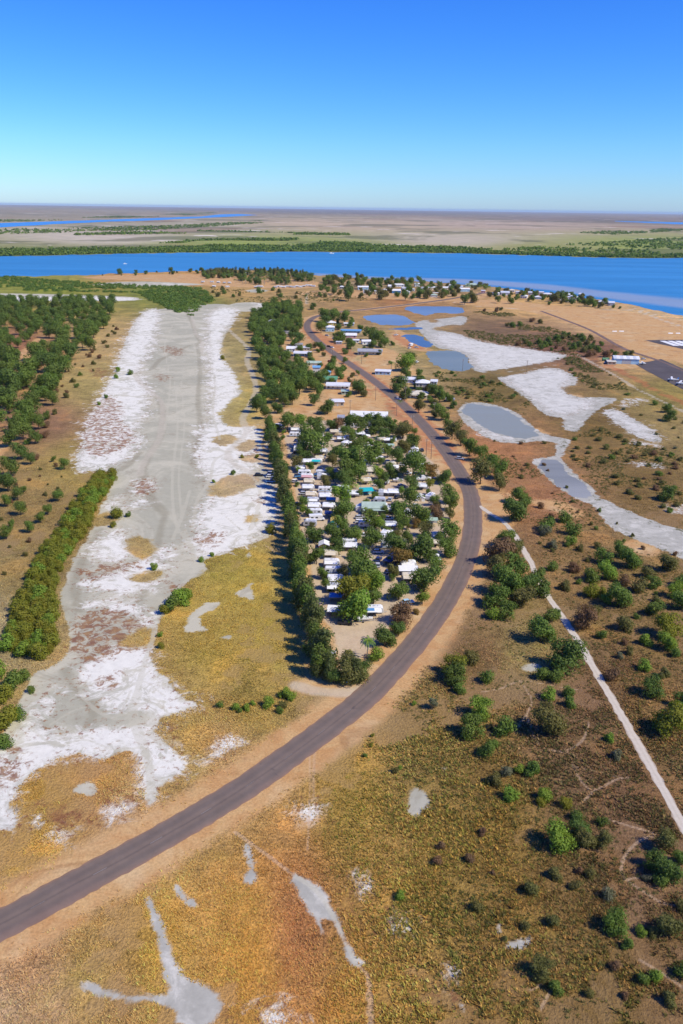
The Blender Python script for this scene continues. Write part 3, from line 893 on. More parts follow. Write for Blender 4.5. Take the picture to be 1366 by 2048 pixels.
# ------------------------------------------------------------------ roads
def ribbon(line, half, z, ncross=9, jit=.12, seed=0):
    L = [line[0]]
    for a, b in zip(line[:-1], line[1:]):
        d = np.linalg.norm(b - a)
        m = max(1, int(d / 2.2))
        for i in range(1, m + 1):
            L.append(a + (b - a) * i / m)
    L = np.array(L)
    tg = np.gradient(L, axis=0)
    tg /= np.linalg.norm(tg, axis=1)[:, None]
    nm = np.stack([tg[:, 1], -tg[:, 0]], 1)
    rs = np.random.RandomState(seed)
    V, A = [], []
    for j in range(ncross):
        t = -1 + 2 * j / (ncross - 1)
        w = np.full(len(L), half * t)
        if j in (0, ncross - 1):
            w += rs.uniform(-jit, jit, len(L)) * np.sign(t)
        V.append(np.column_stack([L + nm * w[:, None], np.full(len(L), z + .05 * (1 - t * t) * min(1, half / 4))]))
        A.append(np.full(len(L), t))
    idx = np.arange(ncross * len(L)).reshape(ncross, len(L))
    F = np.stack([idx[:-1, :-1].ravel(), idx[:-1, 1:].ravel(), idx[1:, 1:].ravel(), idx[1:, :-1].ravel()], 1)[:, ::-1]
    return np.vstack(V), F, np.concatenate(A), L, tg


rm, nt, bs = new_mat('worn_asphalt')
k = NB(nt)
pos = k.n('ShaderNodeNewGeometry').outputs['Position']
ac = k.attr('across').outputs['Fac']
dabs = k.math('ABSOLUTE', ac)
wheel = k.math('SUBTRACT', 1.0, k.step(k.math('ABSOLUTE', k.math('SUBTRACT', dabs, .45)), .05, .28))
n1 = k.noise(pos, .25, 5, .65)
n2 = k.noise(pos, .03, 4, .6)
c = k.mix(k.math('MULTIPLY', wheel, .55), (.172, .128, .098), (.124, .099, .083))
c = k.mix(k.math('MULTIPLY', k.step(dabs, .8, 1.02), .75), c, (.27, .155, .09))
c = k.mix(k.math('MULTIPLY', k.step(n2, .5, .7), .45), c, (.165, .115, .095))
c = k.mix(k.math('MULTIPLY', k.step(k.noise(pos, .08, 4, .7, .5), .66, .72), .5), c, (.05, .045, .048))
c = k.mix(k.math('MULTIPLY', k.step(k.math('ABSOLUTE', k.math('ADD', ac, k.math('MULTIPLY', k.math('SUBTRACT', n2, .5), .35))), .10, .02), .35), c, (.07, .06, .058))
c = k.mix(k.math('MULTIPLY', k.step(k.math('ADD', ac, k.math('MULTIPLY', k.math('SUBTRACT', n2, .5), 1.2)), .45, .95), .4), c, (.24, .15, .11))
c = k.scale(c, k.rng(n1, .2, .8, .82, 1.18))
nt.links.new(c, bs.inputs['Base Color'])
bs.inputs['Roughness'].default_value = .85
bs.inputs['Specular IOR Level'].default_value = .2
V, Fq, A, RL, RT = ribbon(ROAD_W, 4.15, .03, 11, .22, 1)
V[:, 2] += np.clip((V[:, 1] - 600) / 5000, 0, .15)
road = tag(link('road', mesh_np('road', V, Fq, rm, True, {'across': A})), 'two-lane worn asphalt road curving round the caravan park', kind='structure')
dm = plain('faded_line_paint', (.25, .22, .20), .8, .1, .3, 3)
acc = 0.0
dash = MB().box(-1.5, 1.5, -.06, .06, 0, .008).mesh('lane_dash', dm)
for i in range(1, len(RL)):
    acc += float(np.linalg.norm(RL[i] - RL[i - 1]))
    if acc > 12 and 110 < RL[i][1] < 620:
        acc = 0
        o = link('lane_dash', dash, road)
        o.location = (RL[i][0], RL[i][1], .083 + .001)
        o.rotation_euler = (0, 0, math.atan2(RT[i][1], RT[i][0]))

tm, nt, bs = new_mat('white_gravel')
k = NB(nt)
pos = k.n('ShaderNodeNewGeometry').outputs['Position']
ac = k.attr('across').outputs['Fac']
c = k.mix(k.math('MULTIPLY', k.step(k.math('ABSOLUTE', ac), .35, .0), .25), tuple(lin((216, 204, 182)) * .8), tuple(lin((186, 172, 146)) * .8))
c = k.mix(k.math('MULTIPLY', k.step(k.math('ADD', k.math('ABSOLUTE', ac), k.math('MULTIPLY', k.noise(pos, .6, 4, .7), .8)), 1.05, 1.5), .8), c, tuple(lin((150, 122, 90)) * .8))
c = k.scale(c, k.rng(k.noise(pos, .8, 5, .7), .2, .8, .82, 1.1))
nt.links.new(c, bs.inputs['Base Color'])
bs.inputs['Roughness'].default_value = .95
V, Fq, A, _, _ = ribbon(TRACK_W, 1.25, .035, 7, .35, 4)
tag(link('gravel_path', mesh_np('gravel_path', V, Fq, tm, True, {'across': A})), 'straight white gravel track leaving the road through scrub', kind='structure')

# airfield: taxiway, apron, runway end with bar markings
TAXI = [(1082, 622), (1130, 640), (1180, 660), (1230, 688), (1262, 703), (1296, 714), (1330, 726), (1380, 748)]
am = plain('airfield_asphalt', (.105, .088, .082), .85, .2, .25, .05)
V, Fq, A, _, _ = ribbon(spline(GP(TAXI), 6), 2.4, .08, 5, .3, 6)
tag(link('taxiway', mesh_np('taxiway', V, Fq, plain('old_seal', (.20, .135, .105), .9, .1, .25, .05), True)), 'narrow dark sealed strip along the airfield scrub', kind='structure')


def sheet(name, pts, z, mat, lab):
    p = GP(pts)
    b = MB().poly([(q[0], q[1], z) for q in p], [tuple(range(len(p)))])
    o = b.build(name, mat)
    for f in o.data.polygons:
        if f.normal.z < 0:
            o.data.flip_normals(); break
    return tag(o, lab, kind='structure')


sheet('apron', [(1268, 727), (1300, 723), (1322, 718), (1345, 728), (1375, 742), (1470, 790), (1470, 832), (1366, 779), (1322, 757), (1290, 740)], .10, am, 'dark aircraft parking apron')
runway = sheet('runway', [(1290, 680.5), (1362, 679.5), (1480, 684), (1480, 722), (1400, 707), (1352, 695), (1318, 688)], .06, am, 'sealed end of the runway with white bars')
wm_ = plain('white_marking', (.78, .78, .76), .7, .2, .12, .3)
for i in range(4):
    a = 1319 + i * 15
    q = [G(a, 681.6, .068), G(a + 11, 681.6, .068), G(a + 41, 691.5, .068), G(a + 28, 691.5, .068)]
    b = MB().poly([tuple(p) for p in q] + [tuple(p + np.array([0, 0, .01])) for p in q], [(0, 1, 2, 3), (4, 5, 6, 7), (0, 1, 5, 4), (1, 2, 6, 5), (2, 3, 7, 6), (3, 0, 4, 7)])
    b.build('threshold_bar', wm_, runway)
# ------------------------------------------------------------------ vegetation
def leaf_mat(name, c0, c1, c2, trans=.32):
    m, nt, b = new_mat(name)
    k = NB(nt)
    oi = k.n('ShaderNodeObjectInfo').outputs['Random']
    lf = k.attr('leaf').outputs['Fac']
    tc = k.n('ShaderNodeTexCoord').outputs['Object']
    nz = k.noise(tc, .5, 2, .6)
    c = k.mix(k.math('MULTIPLY_ADD', lf, .7, k.math('MULTIPLY', k.math('SUBTRACT', nz, .5), .9)), c0, c1)
    c = k.mix(k.math('MULTIPLY', oi, .55), c, k.mix(1.0, c, c2, 'MULTIPLY'))
    nt.links.new(c, b.inputs['Base Color'])
    b.inputs['Roughness'].default_value = .62
    b.inputs['Specular IOR Level'].default_value = .22
    t = k.n('ShaderNodeBsdfTranslucent')
    nt.links.new(k.mix(1.0, c, (1.1, 1.25, .5), 'MULTIPLY'), t.inputs['Color'])
    mx = k.n('ShaderNodeMixShader')
    mx.inputs[0].default_value = trans
    nt.links.new(b.outputs[0], mx.inputs[1])
    nt.links.new(t.outputs[0], mx.inputs[2])
    nt.links.new(mx.outputs[0], nt.nodes['Material Output'].inputs['Surface'])
    return m


LEAF = {
    'dark': leaf_mat('leaf_dark_green', (0.078, 0.135, 0.026), (0.160, 0.225, 0.042), (1.25, .95, .8)),
    'mid': leaf_mat('leaf_mid_green', (0.096, 0.162, 0.026), (0.195, 0.277, 0.044), (1.15, .9, .9)),
    'bright': leaf_mat('leaf_bright_green', (0.141, 0.249, 0.029), (0.282, 0.388, 0.047), (1.2, .92, .8)),
    'yellow': leaf_mat('leaf_yellow_green', (0.200, 0.215, 0.024), (0.340, 0.340, 0.044), (1.1, .85, .8), .45),
    'olive': leaf_mat('leaf_olive', (0.113, 0.119, 0.033), (0.217, 0.203, 0.050), (1.15, .9, .9)),
    'sheoak': leaf_mat('leaf_sheoak', (0.084, 0.112, 0.034), (0.180, 0.205, 0.052), (1.2, .95, .8)),
    'brown': leaf_mat('leaf_flowering_brown', (0.190, 0.130, 0.032), (0.360, 0.200, 0.052), (.9, 1.05, .8)),
    'purple': leaf_mat('leaf_dry_brown', (0.163, 0.102, 0.050), (0.282, 0.166, 0.081), (1.1, .9, .9)),
    'grey': leaf_mat('leaf_grey_green', (.13, .14, .075), (.24, .25, .14), (1.1, .95, .9)),
}
BARK = plain('bark', (.13, .10, .075), .9, .1, .3, 3)
PALEBARK = plain('pale_bark', (.34, .30, .25), .9, .1, .3, 3)


def crown_mesh(name, seed, w, h0, h1, nblob, nleaf, ls, flat=.8, droop=0.0, shell=.55, cone=0.0, spread=.80, rs=1.0):
    """foliage: leaf clumps spread over many uneven lobes between heights h0 and h1"""
    r = np.random.RandomState(seed)
    rx, hz = w / 2, (h1 - h0) / 2
    cz = (h0 + h1) / 2
    blobs = []
    # a few uneven main limbs, each carrying its own lobes
    nm = 5 if nblob < 34 else 7
    ang0 = r.uniform(0, 6.28)
    limb = [np.array([math.cos(ang0 + i * 2.4) * r.uniform(.25, .62), math.sin(ang0 + i * 2.4) * r.uniform(.25, .62), r.uniform(-.45, .75)]) for i in range(nm)]
    lsz = r.uniform(.28, .62, nm)
    while len(blobs) < nblob:
        li = r.randint(nm)
        v3 = r.normal(size=3)
        p = limb[li] + v3 / np.linalg.norm(v3) * lsz[li] * r.uniform(.3, 1.0)
        if p @ p > 1.25:
            continue
        f = 1 - cone * (p[2] + 1) / 2
        c = np.array([p[0] * rx * spread * f, p[1] * rx * spread * f, cz + p[2] * hz * spread])
        blobs.append((c, rs * r.uniform(.11, .30) * w * (1 - cone * .4 * (p[2] + 1) / 2) * (1.0 if nblob < 30 else .78)))
    C = np.array([b[0] for b in blobs])
    RR = np.array([b[1] for b in blobs])
    tint = r.uniform(-.25, .25, nblob)
    wts = RR ** 2 / (RR ** 2).sum()
    bi = r.choice(nblob, nleaf, p=wts)
    d = r.normal(size=(nleaf, 3))
    d[:, 2] += .35
    d /= np.linalg.norm(d, axis=1)[:, None]
    rad = RR[bi] * (shell + (1.05 - shell) * r.rand(nleaf) ** .6)
    p = C[bi] + d * rad[:, None] * np.array([1, 1, flat])
    p[:, :2] -= np.median(p[:, :2], axis=0)
    p[:, :2] *= (w / 2) / np.percentile(np.linalg.norm(p[:, :2], axis=1), 95)
    zlo, zhi = np.percentile(p[:, 2], 3), np.percentile(p[:, 2], 98)
    p[:, 2] = h0 + (p[:, 2] - zlo) / (zhi - zlo) * (h1 - h0)
    p[:, 2] = np.maximum(p[:, 2], h0 * .6 + .05)
    out = p - np.array([0, 0, cz * .8])
    out /= np.linalg.norm(out, axis=1)[:, None] + 1e-6
    nrm = d * .8 + out * .35 + r.normal(size=(nleaf, 3)) * .38
    nrm[:, 2] -= droop
    nrm /= np.linalg.norm(nrm, axis=1)[:, None]
    a = np.cross(nrm, r.normal(size=(nleaf, 3)))
    a /= np.linalg.norm(a, axis=1)[:, None] + 1e-6
    b = np.cross(nrm, a)
    s = ls * r.uniform(.55, 1.4, nleaf)[:, None]
    asp = r.uniform(.5, .95, nleaf)[:, None]
    fold = nrm * s * r.uniform(-.25, .35, nleaf)[:, None]
    V = np.stack([p - a * s, p - b * s * asp + fold, p + a * s, p + b * s * asp + fold], 1).reshape(-1, 3)
    F = np.arange(nleaf * 4).reshape(-1, 4)
    lf = np.clip(r.rand(nleaf) * .7 + tint[bi] + .15, 0, 1)
    return mesh_np(name, V, F, LEAF['mid'], False, {'leaf': np.repeat(lf, 4)})


def trunk_mesh(name, seed, h, rad, w, multi=1, mat=None):
    r = random.Random(seed)
    b = MB()
    for k in range(multi):
        a0 = r.uniform(0, 6.28)
        lean = r.uniform(.05, .25) * h * (0 if multi == 1 else 1) + r.uniform(0, .06) * h
        top = (math.cos(a0) * lean, math.sin(a0) * lean, h * .55)
        b.tube([(0, 0, -.15), (top[0] * .35, top[1] * .35, h * .25), top], [rad * 1.25, rad, rad * .7], 6)
        for q in range(3 if multi == 1 else 2):
            a = a0 + q * 2.1 + r.uniform(-.4, .4)
            e = (top[0] + math.cos(a) * w * .26, top[1] + math.sin(a) * w * .26, h * r.uniform(.7, .85))
            m = ((top[0] + e[0]) / 2, (top[1] + e[1]) / 2, (top[2] + e[2]) / 2 - h * .02)
            b.tube([(top[0] * .8, top[1] * .8, h * .45), m, e], [rad * .6, rad * .42, rad * .2], 5)
    return b.mesh(name, mat or BARK, smooth=True)


PROTO = {}


def proto(kind, variants):
    PROTO[kind] = variants


proto('gum_tree', [dict(w=10, h=11, crown=crown_mesh('crown', 10 + i, 10, 3.0, 11, 28, 2300, .36, .8, rs=.78), trunk=trunk_mesh('trunk', i, 11, .24, 10)) for i in range(3)])
proto('shade_tree', [dict(w=10, h=9, crown=crown_mesh('crown', 20 + i, 10, 1.2, 9, 48, 3600, .32, .9, spread=.8, rs=.9), trunk=trunk_mesh('trunk', 20 + i, 9, .34, 10)) for i in range(3)])
proto('she_oak', [dict(w=6.4, h=11, crown=crown_mesh('crown', 30 + i, 6.4, .8, 11, 38, 3000, .27, 1.25, .2, .35, .45, .85), trunk=trunk_mesh('trunk', 30 + i, 11, .18, 6)) for i in range(3)])
proto('bush', [dict(w=4.4, h=3.4, crown=crown_mesh('crown', 40 + i, 4.4, .1, 3.4, 24, 1500, .19, .9, rs=.8), trunk=trunk_mesh('trunk', 40 + i, 3.4, .07, 4, 3)) for i in range(4)])
proto('mangrove', [dict(w=5.6, h=4.8, crown=crown_mesh('crown', 50 + i, 5.6, .2, 4.8, 26, 1700, .26, .9), trunk=trunk_mesh('trunk', 50 + i, 4.8, .09, 5, 3)) for i in range(3)])


def palm_crown(seed, big=1.0, h=7.0):
    r = random.Random(seed)
    V, F, L = [], [], []
    for i in range(17):
        a = i * 2.4 + r.uniform(-.2, .2)
        up = r.uniform(.1, 1.0) if i > 4 else r.uniform(.9, 1.3)
        ln = r.uniform(2.5, 3.3) * big
        pts = []
        for q in range(7):
            t = q / 6
            rr = ln * (t - .12 * t * t)
            z = h + up * 1.5 * t * big - 2.6 * big * t * t * (1.05 - .35 * up)
            pts.append(Vector((math.cos(a) * rr, math.sin(a) * rr, z)))
        side = Vector((-math.sin(a), math.cos(a), 0))
        for q in range(6):
            for s in (-1, 1):
                for e in range(2):
                    b0 = pts[q].lerp(pts[q + 1], e * .5)
                    b1 = pts[q].lerp(pts[q + 1], e * .5 + .4)
                    wdt = .62 * big * math.sin(math.pi * min(.97, (q + e * .5 + 1.0) / 6.8))
                    tip = b1.lerp(pts[min(6, q + 1)], .5) + side * s * wdt + Vector((0, 0, -.28 * big - .15 * (q / 6)))
                    base = len(V)
                    V += [tuple(b0), tuple(b1), tuple(tip)]
                    F.append((base, base + 1, base + 2))
                    L += [r.uniform(.2, .9)] * 3
    return mesh_np('fronds', np.array(V), np.array(F), LEAF['bright'], False, {'leaf': np.array(L)})


def palm_trunk(seed, h=7.0):
    r = random.Random(seed)
    dx = r.uniform(-.3, .3)
    b = MB()
    pts = [(dx * math.sin(t * 1.57) - dx, 0, h * t + (-.1 if t == 0 else 0)) for t in np.linspace(0, 1, 6)]
    b.tube(pts, [.22, .17, .15, .14, .13, .15], 7)
    return b.mesh('trunk', PALEBARK, smooth=True)


proto('palm_tree', [dict(w=6.0, h=7.6, crown=palm_crown(i), trunk=palm_trunk(i)) for i in range(3)])


def bare_mesh(seed, w, h):
    r = random.Random(seed)
    b = MB()
    for q in range(46):
        a, t = r.uniform(0, 6.28), r.uniform(.1, 1)
        s = (math.cos(a) * .1 * w, math.sin(a) * .1 * w, r.uniform(0, .3) * h)
        e = (math.cos(a) * t * w / 2, math.sin(a) * t * w / 2, h * r.uniform(.5, 1))
        b.tube([s, ((s[0] + e[0]) * .45, (s[1] + e[1]) * .45, (s[2] + e[2]) / 2), e], [.04, .03, .012], 3)
    return b.mesh('twigs', plain('dry_twigs', (.25, .20, .16), .9, .1, .3, 3))


proto('bare_shrub', [dict(w=4, h=3, crown=bare_mesh(1, 4, 3), trunk=trunk_mesh('trunk', 61, 3, .08, 3, 2))])

rnd = random.Random(11)
TREES = []          # footprints (x, y, radius) already taken


def plant(kind, x, y, s, leaf, label, group, parts=True, sq=(1, 1), name=None):
    v = rnd.choice(PROTO[kind])
    rz = rnd.uniform(0, 6.28)
    cat = {'bush': 'bush', 'mangrove': 'shrub', 'palm_tree': 'palm', 'bare_shrub': 'shrub'}.get(kind, 'tree')
    sc = (s * sq[0], s * sq[0], s * sq[1])
    cn = 'fronds' if kind == 'palm_tree' else ('twigs' if kind == 'bare_shrub' else 'crown')
    if parts:
        root = empty(name or kind, (x, y, 0), rz, sc)
        c = link(cn, v['crown'], root)
        link('trunk', v['trunk'], root)
    else:
        root = c = link({'bush': 'shrub'}.get(kind, kind), v['crown'])
        root.location = (x, y, 0); root.rotation_euler = (0, 0, rz); root.scale = sc
    if kind != 'bare_shrub':
        c.material_slots[0].link = 'OBJECT'
        c.material_slots[0].material = LEAF[leaf]
    tag(root, label, cat, group)
    TREES.append((x, y, v['w'] * s / 2))
    return root


LW = {'dark': 'dark green', 'mid': 'mid green', 'bright': 'bright green', 'yellow': 'yellow-green', 'olive': 'olive', 'sheoak': 'dark olive', 'brown': 'brown-tinged', 'purple': 'dry brown', 'grey': 'grey-green'}


def at_crown(kind, cx, cy, wpx, leaf, where, group, sq=(1, 1)):
    """a tree whose crown centre was surveyed at (cx, cy), wpx wide"""
    v = PROTO[kind][0]
    m = MPP(cx, cy)
    s = wpx * m / v['w']
    zc = v['h'] * s * sq[1] * (.55 if kind != 'palm_tree' else .95)
    p = G(cx, cy, zc)
    m = MPP(cx, cy, zc)
    s = wpx * m / v['w']
    size = 'large' if s > 1.0 else ('small' if s < .55 else 'medium')
    nm = {'gum_tree': 'gum tree', 'shade_tree': 'round shade tree', 'she_oak': 'feathery she-oak', 'bush': 'bush', 'mangrove': 'mangrove bush', 'palm_tree': 'palm', 'bare_shrub': 'leafless shrub'}[kind]
    col_w = '' if kind == 'bare_shrub' else LW[leaf] + ' '
    return plant(kind, p[0], p[1], s, leaf, f'{size} {col_w}{nm} {where}', f'{group}', wpx >= 16, sq)


def fill(polypx, kinds, dens_r, smin, smax, where, group, n_max, seed, avoid=None, sq=(1, 1), clump=0.0, parts=True, name=None):
    """trees scattered over a surveyed stand with minimum spacing"""
    r = random.Random(seed)
    poly = GP(polypx)
    lo, hi = poly.min(0), poly.max(0)
    got = []
    tries = 0
    while len(got) < n_max and tries < n_max * 60:
        tries += 1
        p = np.array([r.uniform(lo[0], hi[0]), r.uniform(lo[1], hi[1])])
        if not inside(p[None], poly)[0]:
            continue
        if clump and vnoise(p[:1], p[1:], clump, seed)[0] < .47:
            continue
        if any((p[0] - q[0]) ** 2 + (p[1] - q[1]) ** 2 < dens_r ** 2 * r.uniform(.7, 1.3) for q in got):
            continue
        if avoid is not None and max(poly_sd(p[None], a, 10)[0] for a in avoid) > 0:
            continue
        if line_dist(p[None], ROAD_W, 20)[0] < 9 or line_dist(p[None], TRACK_W, 20)[0] < 2.5:
            continue
        got.append(p)
        kind, leaf = r.choice(kinds)
        s = r.uniform(smin, smax)
        v = PROTO[kind][0]
        nm = {'gum_tree': 'gum tree', 'shade_tree': 'round shade tree', 'she_oak': 'she-oak', 'bush': 'bush', 'mangrove': 'mangrove bush', 'palm_tree': 'palm', 'bare_shrub': 'leafless shrub'}[kind]
        cw = '' if kind == 'bare_shrub' else LW[leaf] + ' '
        plant(kind, p[0], p[1], s, leaf, f'{cw}{nm} {where}', group, parts, sq, name)


# --- caravan park (crown centre, width)
PARK = [
    (575, 842, 32, 'g', 'mid'), (601, 843, 28, 'g', 'bright'), (632, 850, 34, 's', 'dark'), (664, 850, 24, 's', 'dark'), (674, 848, 26, 's', 'purple'), (700, 842, 30, 'g', 'mid'), (722, 846, 28, 'g', 'dark'),
    (612, 872, 38, 'g', 'mid'), (630, 886, 44, 'g', 'mid'), (606, 900, 32, 's', 'dark'), (655, 876, 20, 'g', 'mid'), (704, 869, 22, 'g', 'mid'), (730, 878, 16, 'g', 'mid'), (714, 889, 36, 's', 'dark'),
    (672, 904, 30, 'g', 'mid'), (665, 921, 24, 'g', 'olive'), (593, 923, 24, 'g', 'olive'), (620, 932, 17, 'g', 'mid'), (660, 943, 18, 'g', 'mid'), (651, 962, 24, 'g', 'olive'), (706, 918, 54, 'g', 'mid'),
    (696, 938, 42, 'g', 'dark'), (690, 956, 38, 's', 'dark'), (716, 942, 34, 'g', 'mid'), (684, 988, 38, 'g', 'bright'), (734, 838, 24, 'g', 'mid'), (755, 838, 24, 'g', 'mid'), (752, 852, 30, 's', 'dark'),
    (778, 848, 34, 's', 'dark'), (806, 858, 36, 's', 'olive'), (825, 882, 30, 's', 'dark'), (808, 892, 26, 's', 'olive'), (767, 866, 24, 's', 'dark'), (745, 905, 46, 'g', 'mid'), (795, 910, 30, 'g', 'dark'),
    (828, 926, 48, 'g', 'mid'), (784, 940, 30, 's', 'dark'), (758, 944, 24, 'g', 'bright'), (862, 941, 28, 's', 'brown'), (850, 935, 22, 'g', 'mid'), (890, 952, 30, 's', 'dark'), (824, 964, 28, 's', 'dark'), (759, 969, 22, 'g', 'mid'),
    (859, 966, 18, 'g', 'yellow'), (857, 984, 12, 's', 'dark'), (820, 991, 38, 'g', 'mid'), (898, 986, 34, 'g', 'mid'), (902, 1004, 30, 'g', 'mid'),
    (687, 1016, 42, 's', 'mid'), (605, 1004, 22, 'g', 'mid'), (606, 1018, 16, 'g', 'bright'), (744, 1037, 36, 'g', 'mid'), (684, 1047, 34, 'g', 'mid'), (628, 1068, 36, 's', 'dark'), (668, 1064, 38, 's', 'dark'), (672, 1091, 34, 's', 'dark'),
    (704, 1066, 36, 's', 'mid'), (740, 1076, 36, 'g', 'mid'), (633, 1109, 32, 'g', 'mid'), (720, 1122, 56, 's', 'mid'), (730, 1142, 60, 's', 'mid'), (646, 1146, 24, 's', 'mid'), (687, 1143, 24, 'g', 'olive'),
    (799, 1021, 42, 's', 'mid'), (841, 1026, 42, 's', 'mid'), (872, 1023, 28, 's', 'purple'), (900, 1026, 22, 'g', 'olive'), (833, 1047, 18, 's', 'brown'), (806, 1047, 28, 'g', 'mid'), (759, 1048, 24, 'g', 'bright'),
    (851, 1060, 30, 's', 'olive'), (900, 1058, 40, 'g', 'mid'), (790, 1070, 24, 'g', 'olive'), (841, 1091, 58, 's', 'dark'), (791, 1086, 46, 's', 'dark'), (752, 1078, 30, 'g', 'mid'), (803, 1113, 40, 's', 'brown'),
    (895, 1093, 38, 's', 'mid'), (872, 1131, 34, 'g', 'mid'), (788, 1141, 28, 'g', 'olive'), (849, 1155, 56, 's', 'dark'), (705, 1175, 64, 's', 'yellow'), (713, 1208, 66, 's', 'bright'), (654, 1168, 24, 's', 'mid'),
    (747, 1192, 32, 's', 'mid'), (753, 1162, 38, 's', 'bright'), (798, 1180, 40, 's', 'mid'), (803, 1226, 44, 's', 'purple'), (797, 1256, 32, 's', 'dark'), (770, 1272, 42, 's', 'dark'), (752, 1308, 30, 'b', 'bright'),
    (832, 1222, 14, 'b', 'brown'), (845, 1195, 26, 'g', 'bright'), (700, 1336, 56, 's', 'olive'), (668, 1350, 34, 's', 'dark'), (725, 1338, 34, 's', 'dark'), (640, 864, 22, 'g', 'dark'), (690, 862, 20, 'g', 'mid'), (775, 900, 24, 'g', 'mid'),
    (870, 1000, 20, 'g', 'mid'), (770, 1020, 16, 'g', 'mid'), (860, 1110, 26, 'g', 'dark'), (815, 1072, 24, 's', 'dark'), (880, 1075, 22, 'g', 'mid'), (720, 985, 14, 'g', 'mid'), (770, 955, 20, 'g', 'dark'),
]
KN = {'g': 'gum_tree', 's': 'shade_tree', 'b': 'bush', 'h': 'she_oak', 'm': 'mangrove', 'p': 'palm_tree', 'x': 'bare_shrub'}
for x, y, w, kd, lf in PARK:
    at_crown(KN[kd], x, y, w * 1.06, lf, 'among the parked caravans', 'trees shading the caravan park')
for x, y, w in [(736, 1276, 38), (696, 1300, 28), (712, 968, 18), (722, 958, 18), (703, 972, 16), (742, 962, 16), (802, 958, 14), (760, 950, 14)]:
    at_crown('palm_tree', x, y, w, rnd.choice(['yellow', 'bright']), 'growing in the caravan park', 'palms in the caravan park')
for x, y, w in [(676, 872, 16), (888, 1072, 22)]:
    at_crown('bare_shrub', x, y, w, '', 'between caravans and green trees', 'bare shrubs in the caravan park', (1, 1.3))
# --- she-oak row along the flat
HEDGE = spline(GP([(538, 858), (546, 900), (558, 950), (572, 1010), (584, 1070), (596, 1135), (608, 1195), (624, 1262), (637, 1322), (644, 1358)]), 10)
acc = 99
for i in range(1, len(HEDGE)):
    acc += np.linalg.norm(HEDGE[i] - HEDGE[i - 1])
    if acc > 5.0:
        acc = 0
        s = rnd.uniform(.8, 1.15)
        plant('she_oak', HEDGE[i][0] + rnd.uniform(-1.2, 1.2), HEDGE[i][1], s, rnd.choice(['sheoak', 'sheoak', 'dark', 'mid']), 'feathery she-oak in the dense row beside the salt flat', 'she-oaks in the row beside the salt flat', True, (rnd.uniform(.9, 1.25), 1))
for x, y, w in [(660, 1345, 34), (690, 1352, 30), (714, 1350, 30), (640, 1335, 36)]:
    at_crown('she_oak', x, y - 12, w, 'sheoak', 'at the road corner of the caravan park', 'she-oaks at the park corner')
# --- woods
fill([(-60, 606), (60, 602), (226, 608), (222, 640), (188, 700), (130, 735), (112, 790), (66, 830), (40, 900), (16, 985), (-60, 1005)], [('gum_tree', 'dark'), ('gum_tree', 'mid'), ('gum_tree', 'mid')], 8.6, .85, 1.3,
     'in the wood beyond the salt flat', 'gum trees in the wood beyond the salt flat', 255, 5, [GP(DIRT[10]), GP(DIRT[11]), GP(DIRT[12])], name='eucalyptus_tree')
for x, y, w in [(110, 745, 40), (100, 770, 36), (95, 722, 36), (50, 740, 50), (20, 760, 50), (72, 786, 34), (104, 795, 26), (12, 792, 40), (60, 828, 34), (76, 842, 28), (45, 858, 36), (70, 872, 26), (20, 872, 36), (40, 900, 32), (60, 916, 22), (20, 930, 38), (14, 962, 36), (34, 986, 24), (12, 1000, 22), (92, 830, 16), (130, 725, 30), (70, 700, 34), (20, 712, 40), (140, 700, 30)]:
    at_crown('gum_tree', x, y, w, rnd.choice(['dark', 'mid']), 'on the ragged edge of the wood', 'gum trees on the edge of the wood')
fill([(498, 645), (540, 612), (602, 618), (608, 640), (598, 668), (575, 690), (556, 700), (572, 722), (592, 728), (615, 748), (640, 768), (655, 792), (605, 806), (512, 828), (532, 780), (520, 720), (506, 680)],
     [('gum_tree', 'dark'), ('gum_tree', 'mid'), ('gum_tree', 'mid')], 7.2, .8, 1.2, 'in the wood behind the houses', 'gum trees in the wood behind the houses', 165, 6, name='woodland_tree')
HOUSE_TREES = [(648, 628, 24, 'g', 'mid'), (668, 630, 26, 'g', 'mid'), (690, 632, 24, 'g', 'mid'), (642, 652, 22, 'g', 'mid'), (652, 640, 18, 'g', 'dark'), (742, 666, 28, 's', 'dark'), (758, 675, 28, 'g', 'mid'), (770, 684, 18, 'g', 'mid'),
               (745, 688, 18, 's', 'dark'), (702, 688, 20, 's', 'mid'), (678, 672, 24, 's', 'mid'), (786, 687, 9, 'b', 'mid'), (813, 722, 38, 's', 'bright'), (820, 715, 24, 's', 'dark'), (812, 744, 22, 's', 'dark'), (838, 745, 14, 'g', 'mid'),
               (718, 772, 32, 's', 'dark'), (690, 720, 12, 'g', 'mid'), (688, 735, 12, 'g', 'dark'), (642, 692, 18, 's', 'dark'), (598, 676, 24, 'g', 'dark'), (588, 684, 16, 'g', 'mid'), (660, 735, 24, 's', 'mid'), (678, 742, 22, 's', 'mid'),
               (655, 812, 32, 's', 'dark'), (628, 798, 22, 'g', 'dark'), (798, 766, 34, 's', 'dark'), (812, 785, 26, 's', 'dark'), (872, 780, 30, 's', 'dark'), (880, 790, 24, 'g', 'mid'), (838, 810, 26, 'g', 'olive'), (884, 825, 26, 'g', 'mid'),
               (870, 815, 18, 'g', 'mid'), (600, 620, 12, 'g', 'dark'), (626, 612, 14, 's', 'dark'), (690, 702, 14, 'b', 'dark'), (555, 815, 24, 's', 'dark'), (530, 822, 26, 'g', 'dark'), (716, 745, 10, 'g', 'mid')]
for x, y, w, kd, lf in HOUSE_TREES:
    at_crown(KN[kd], x, y, w, lf, 'beside the houses along the road', 'garden trees along the road')
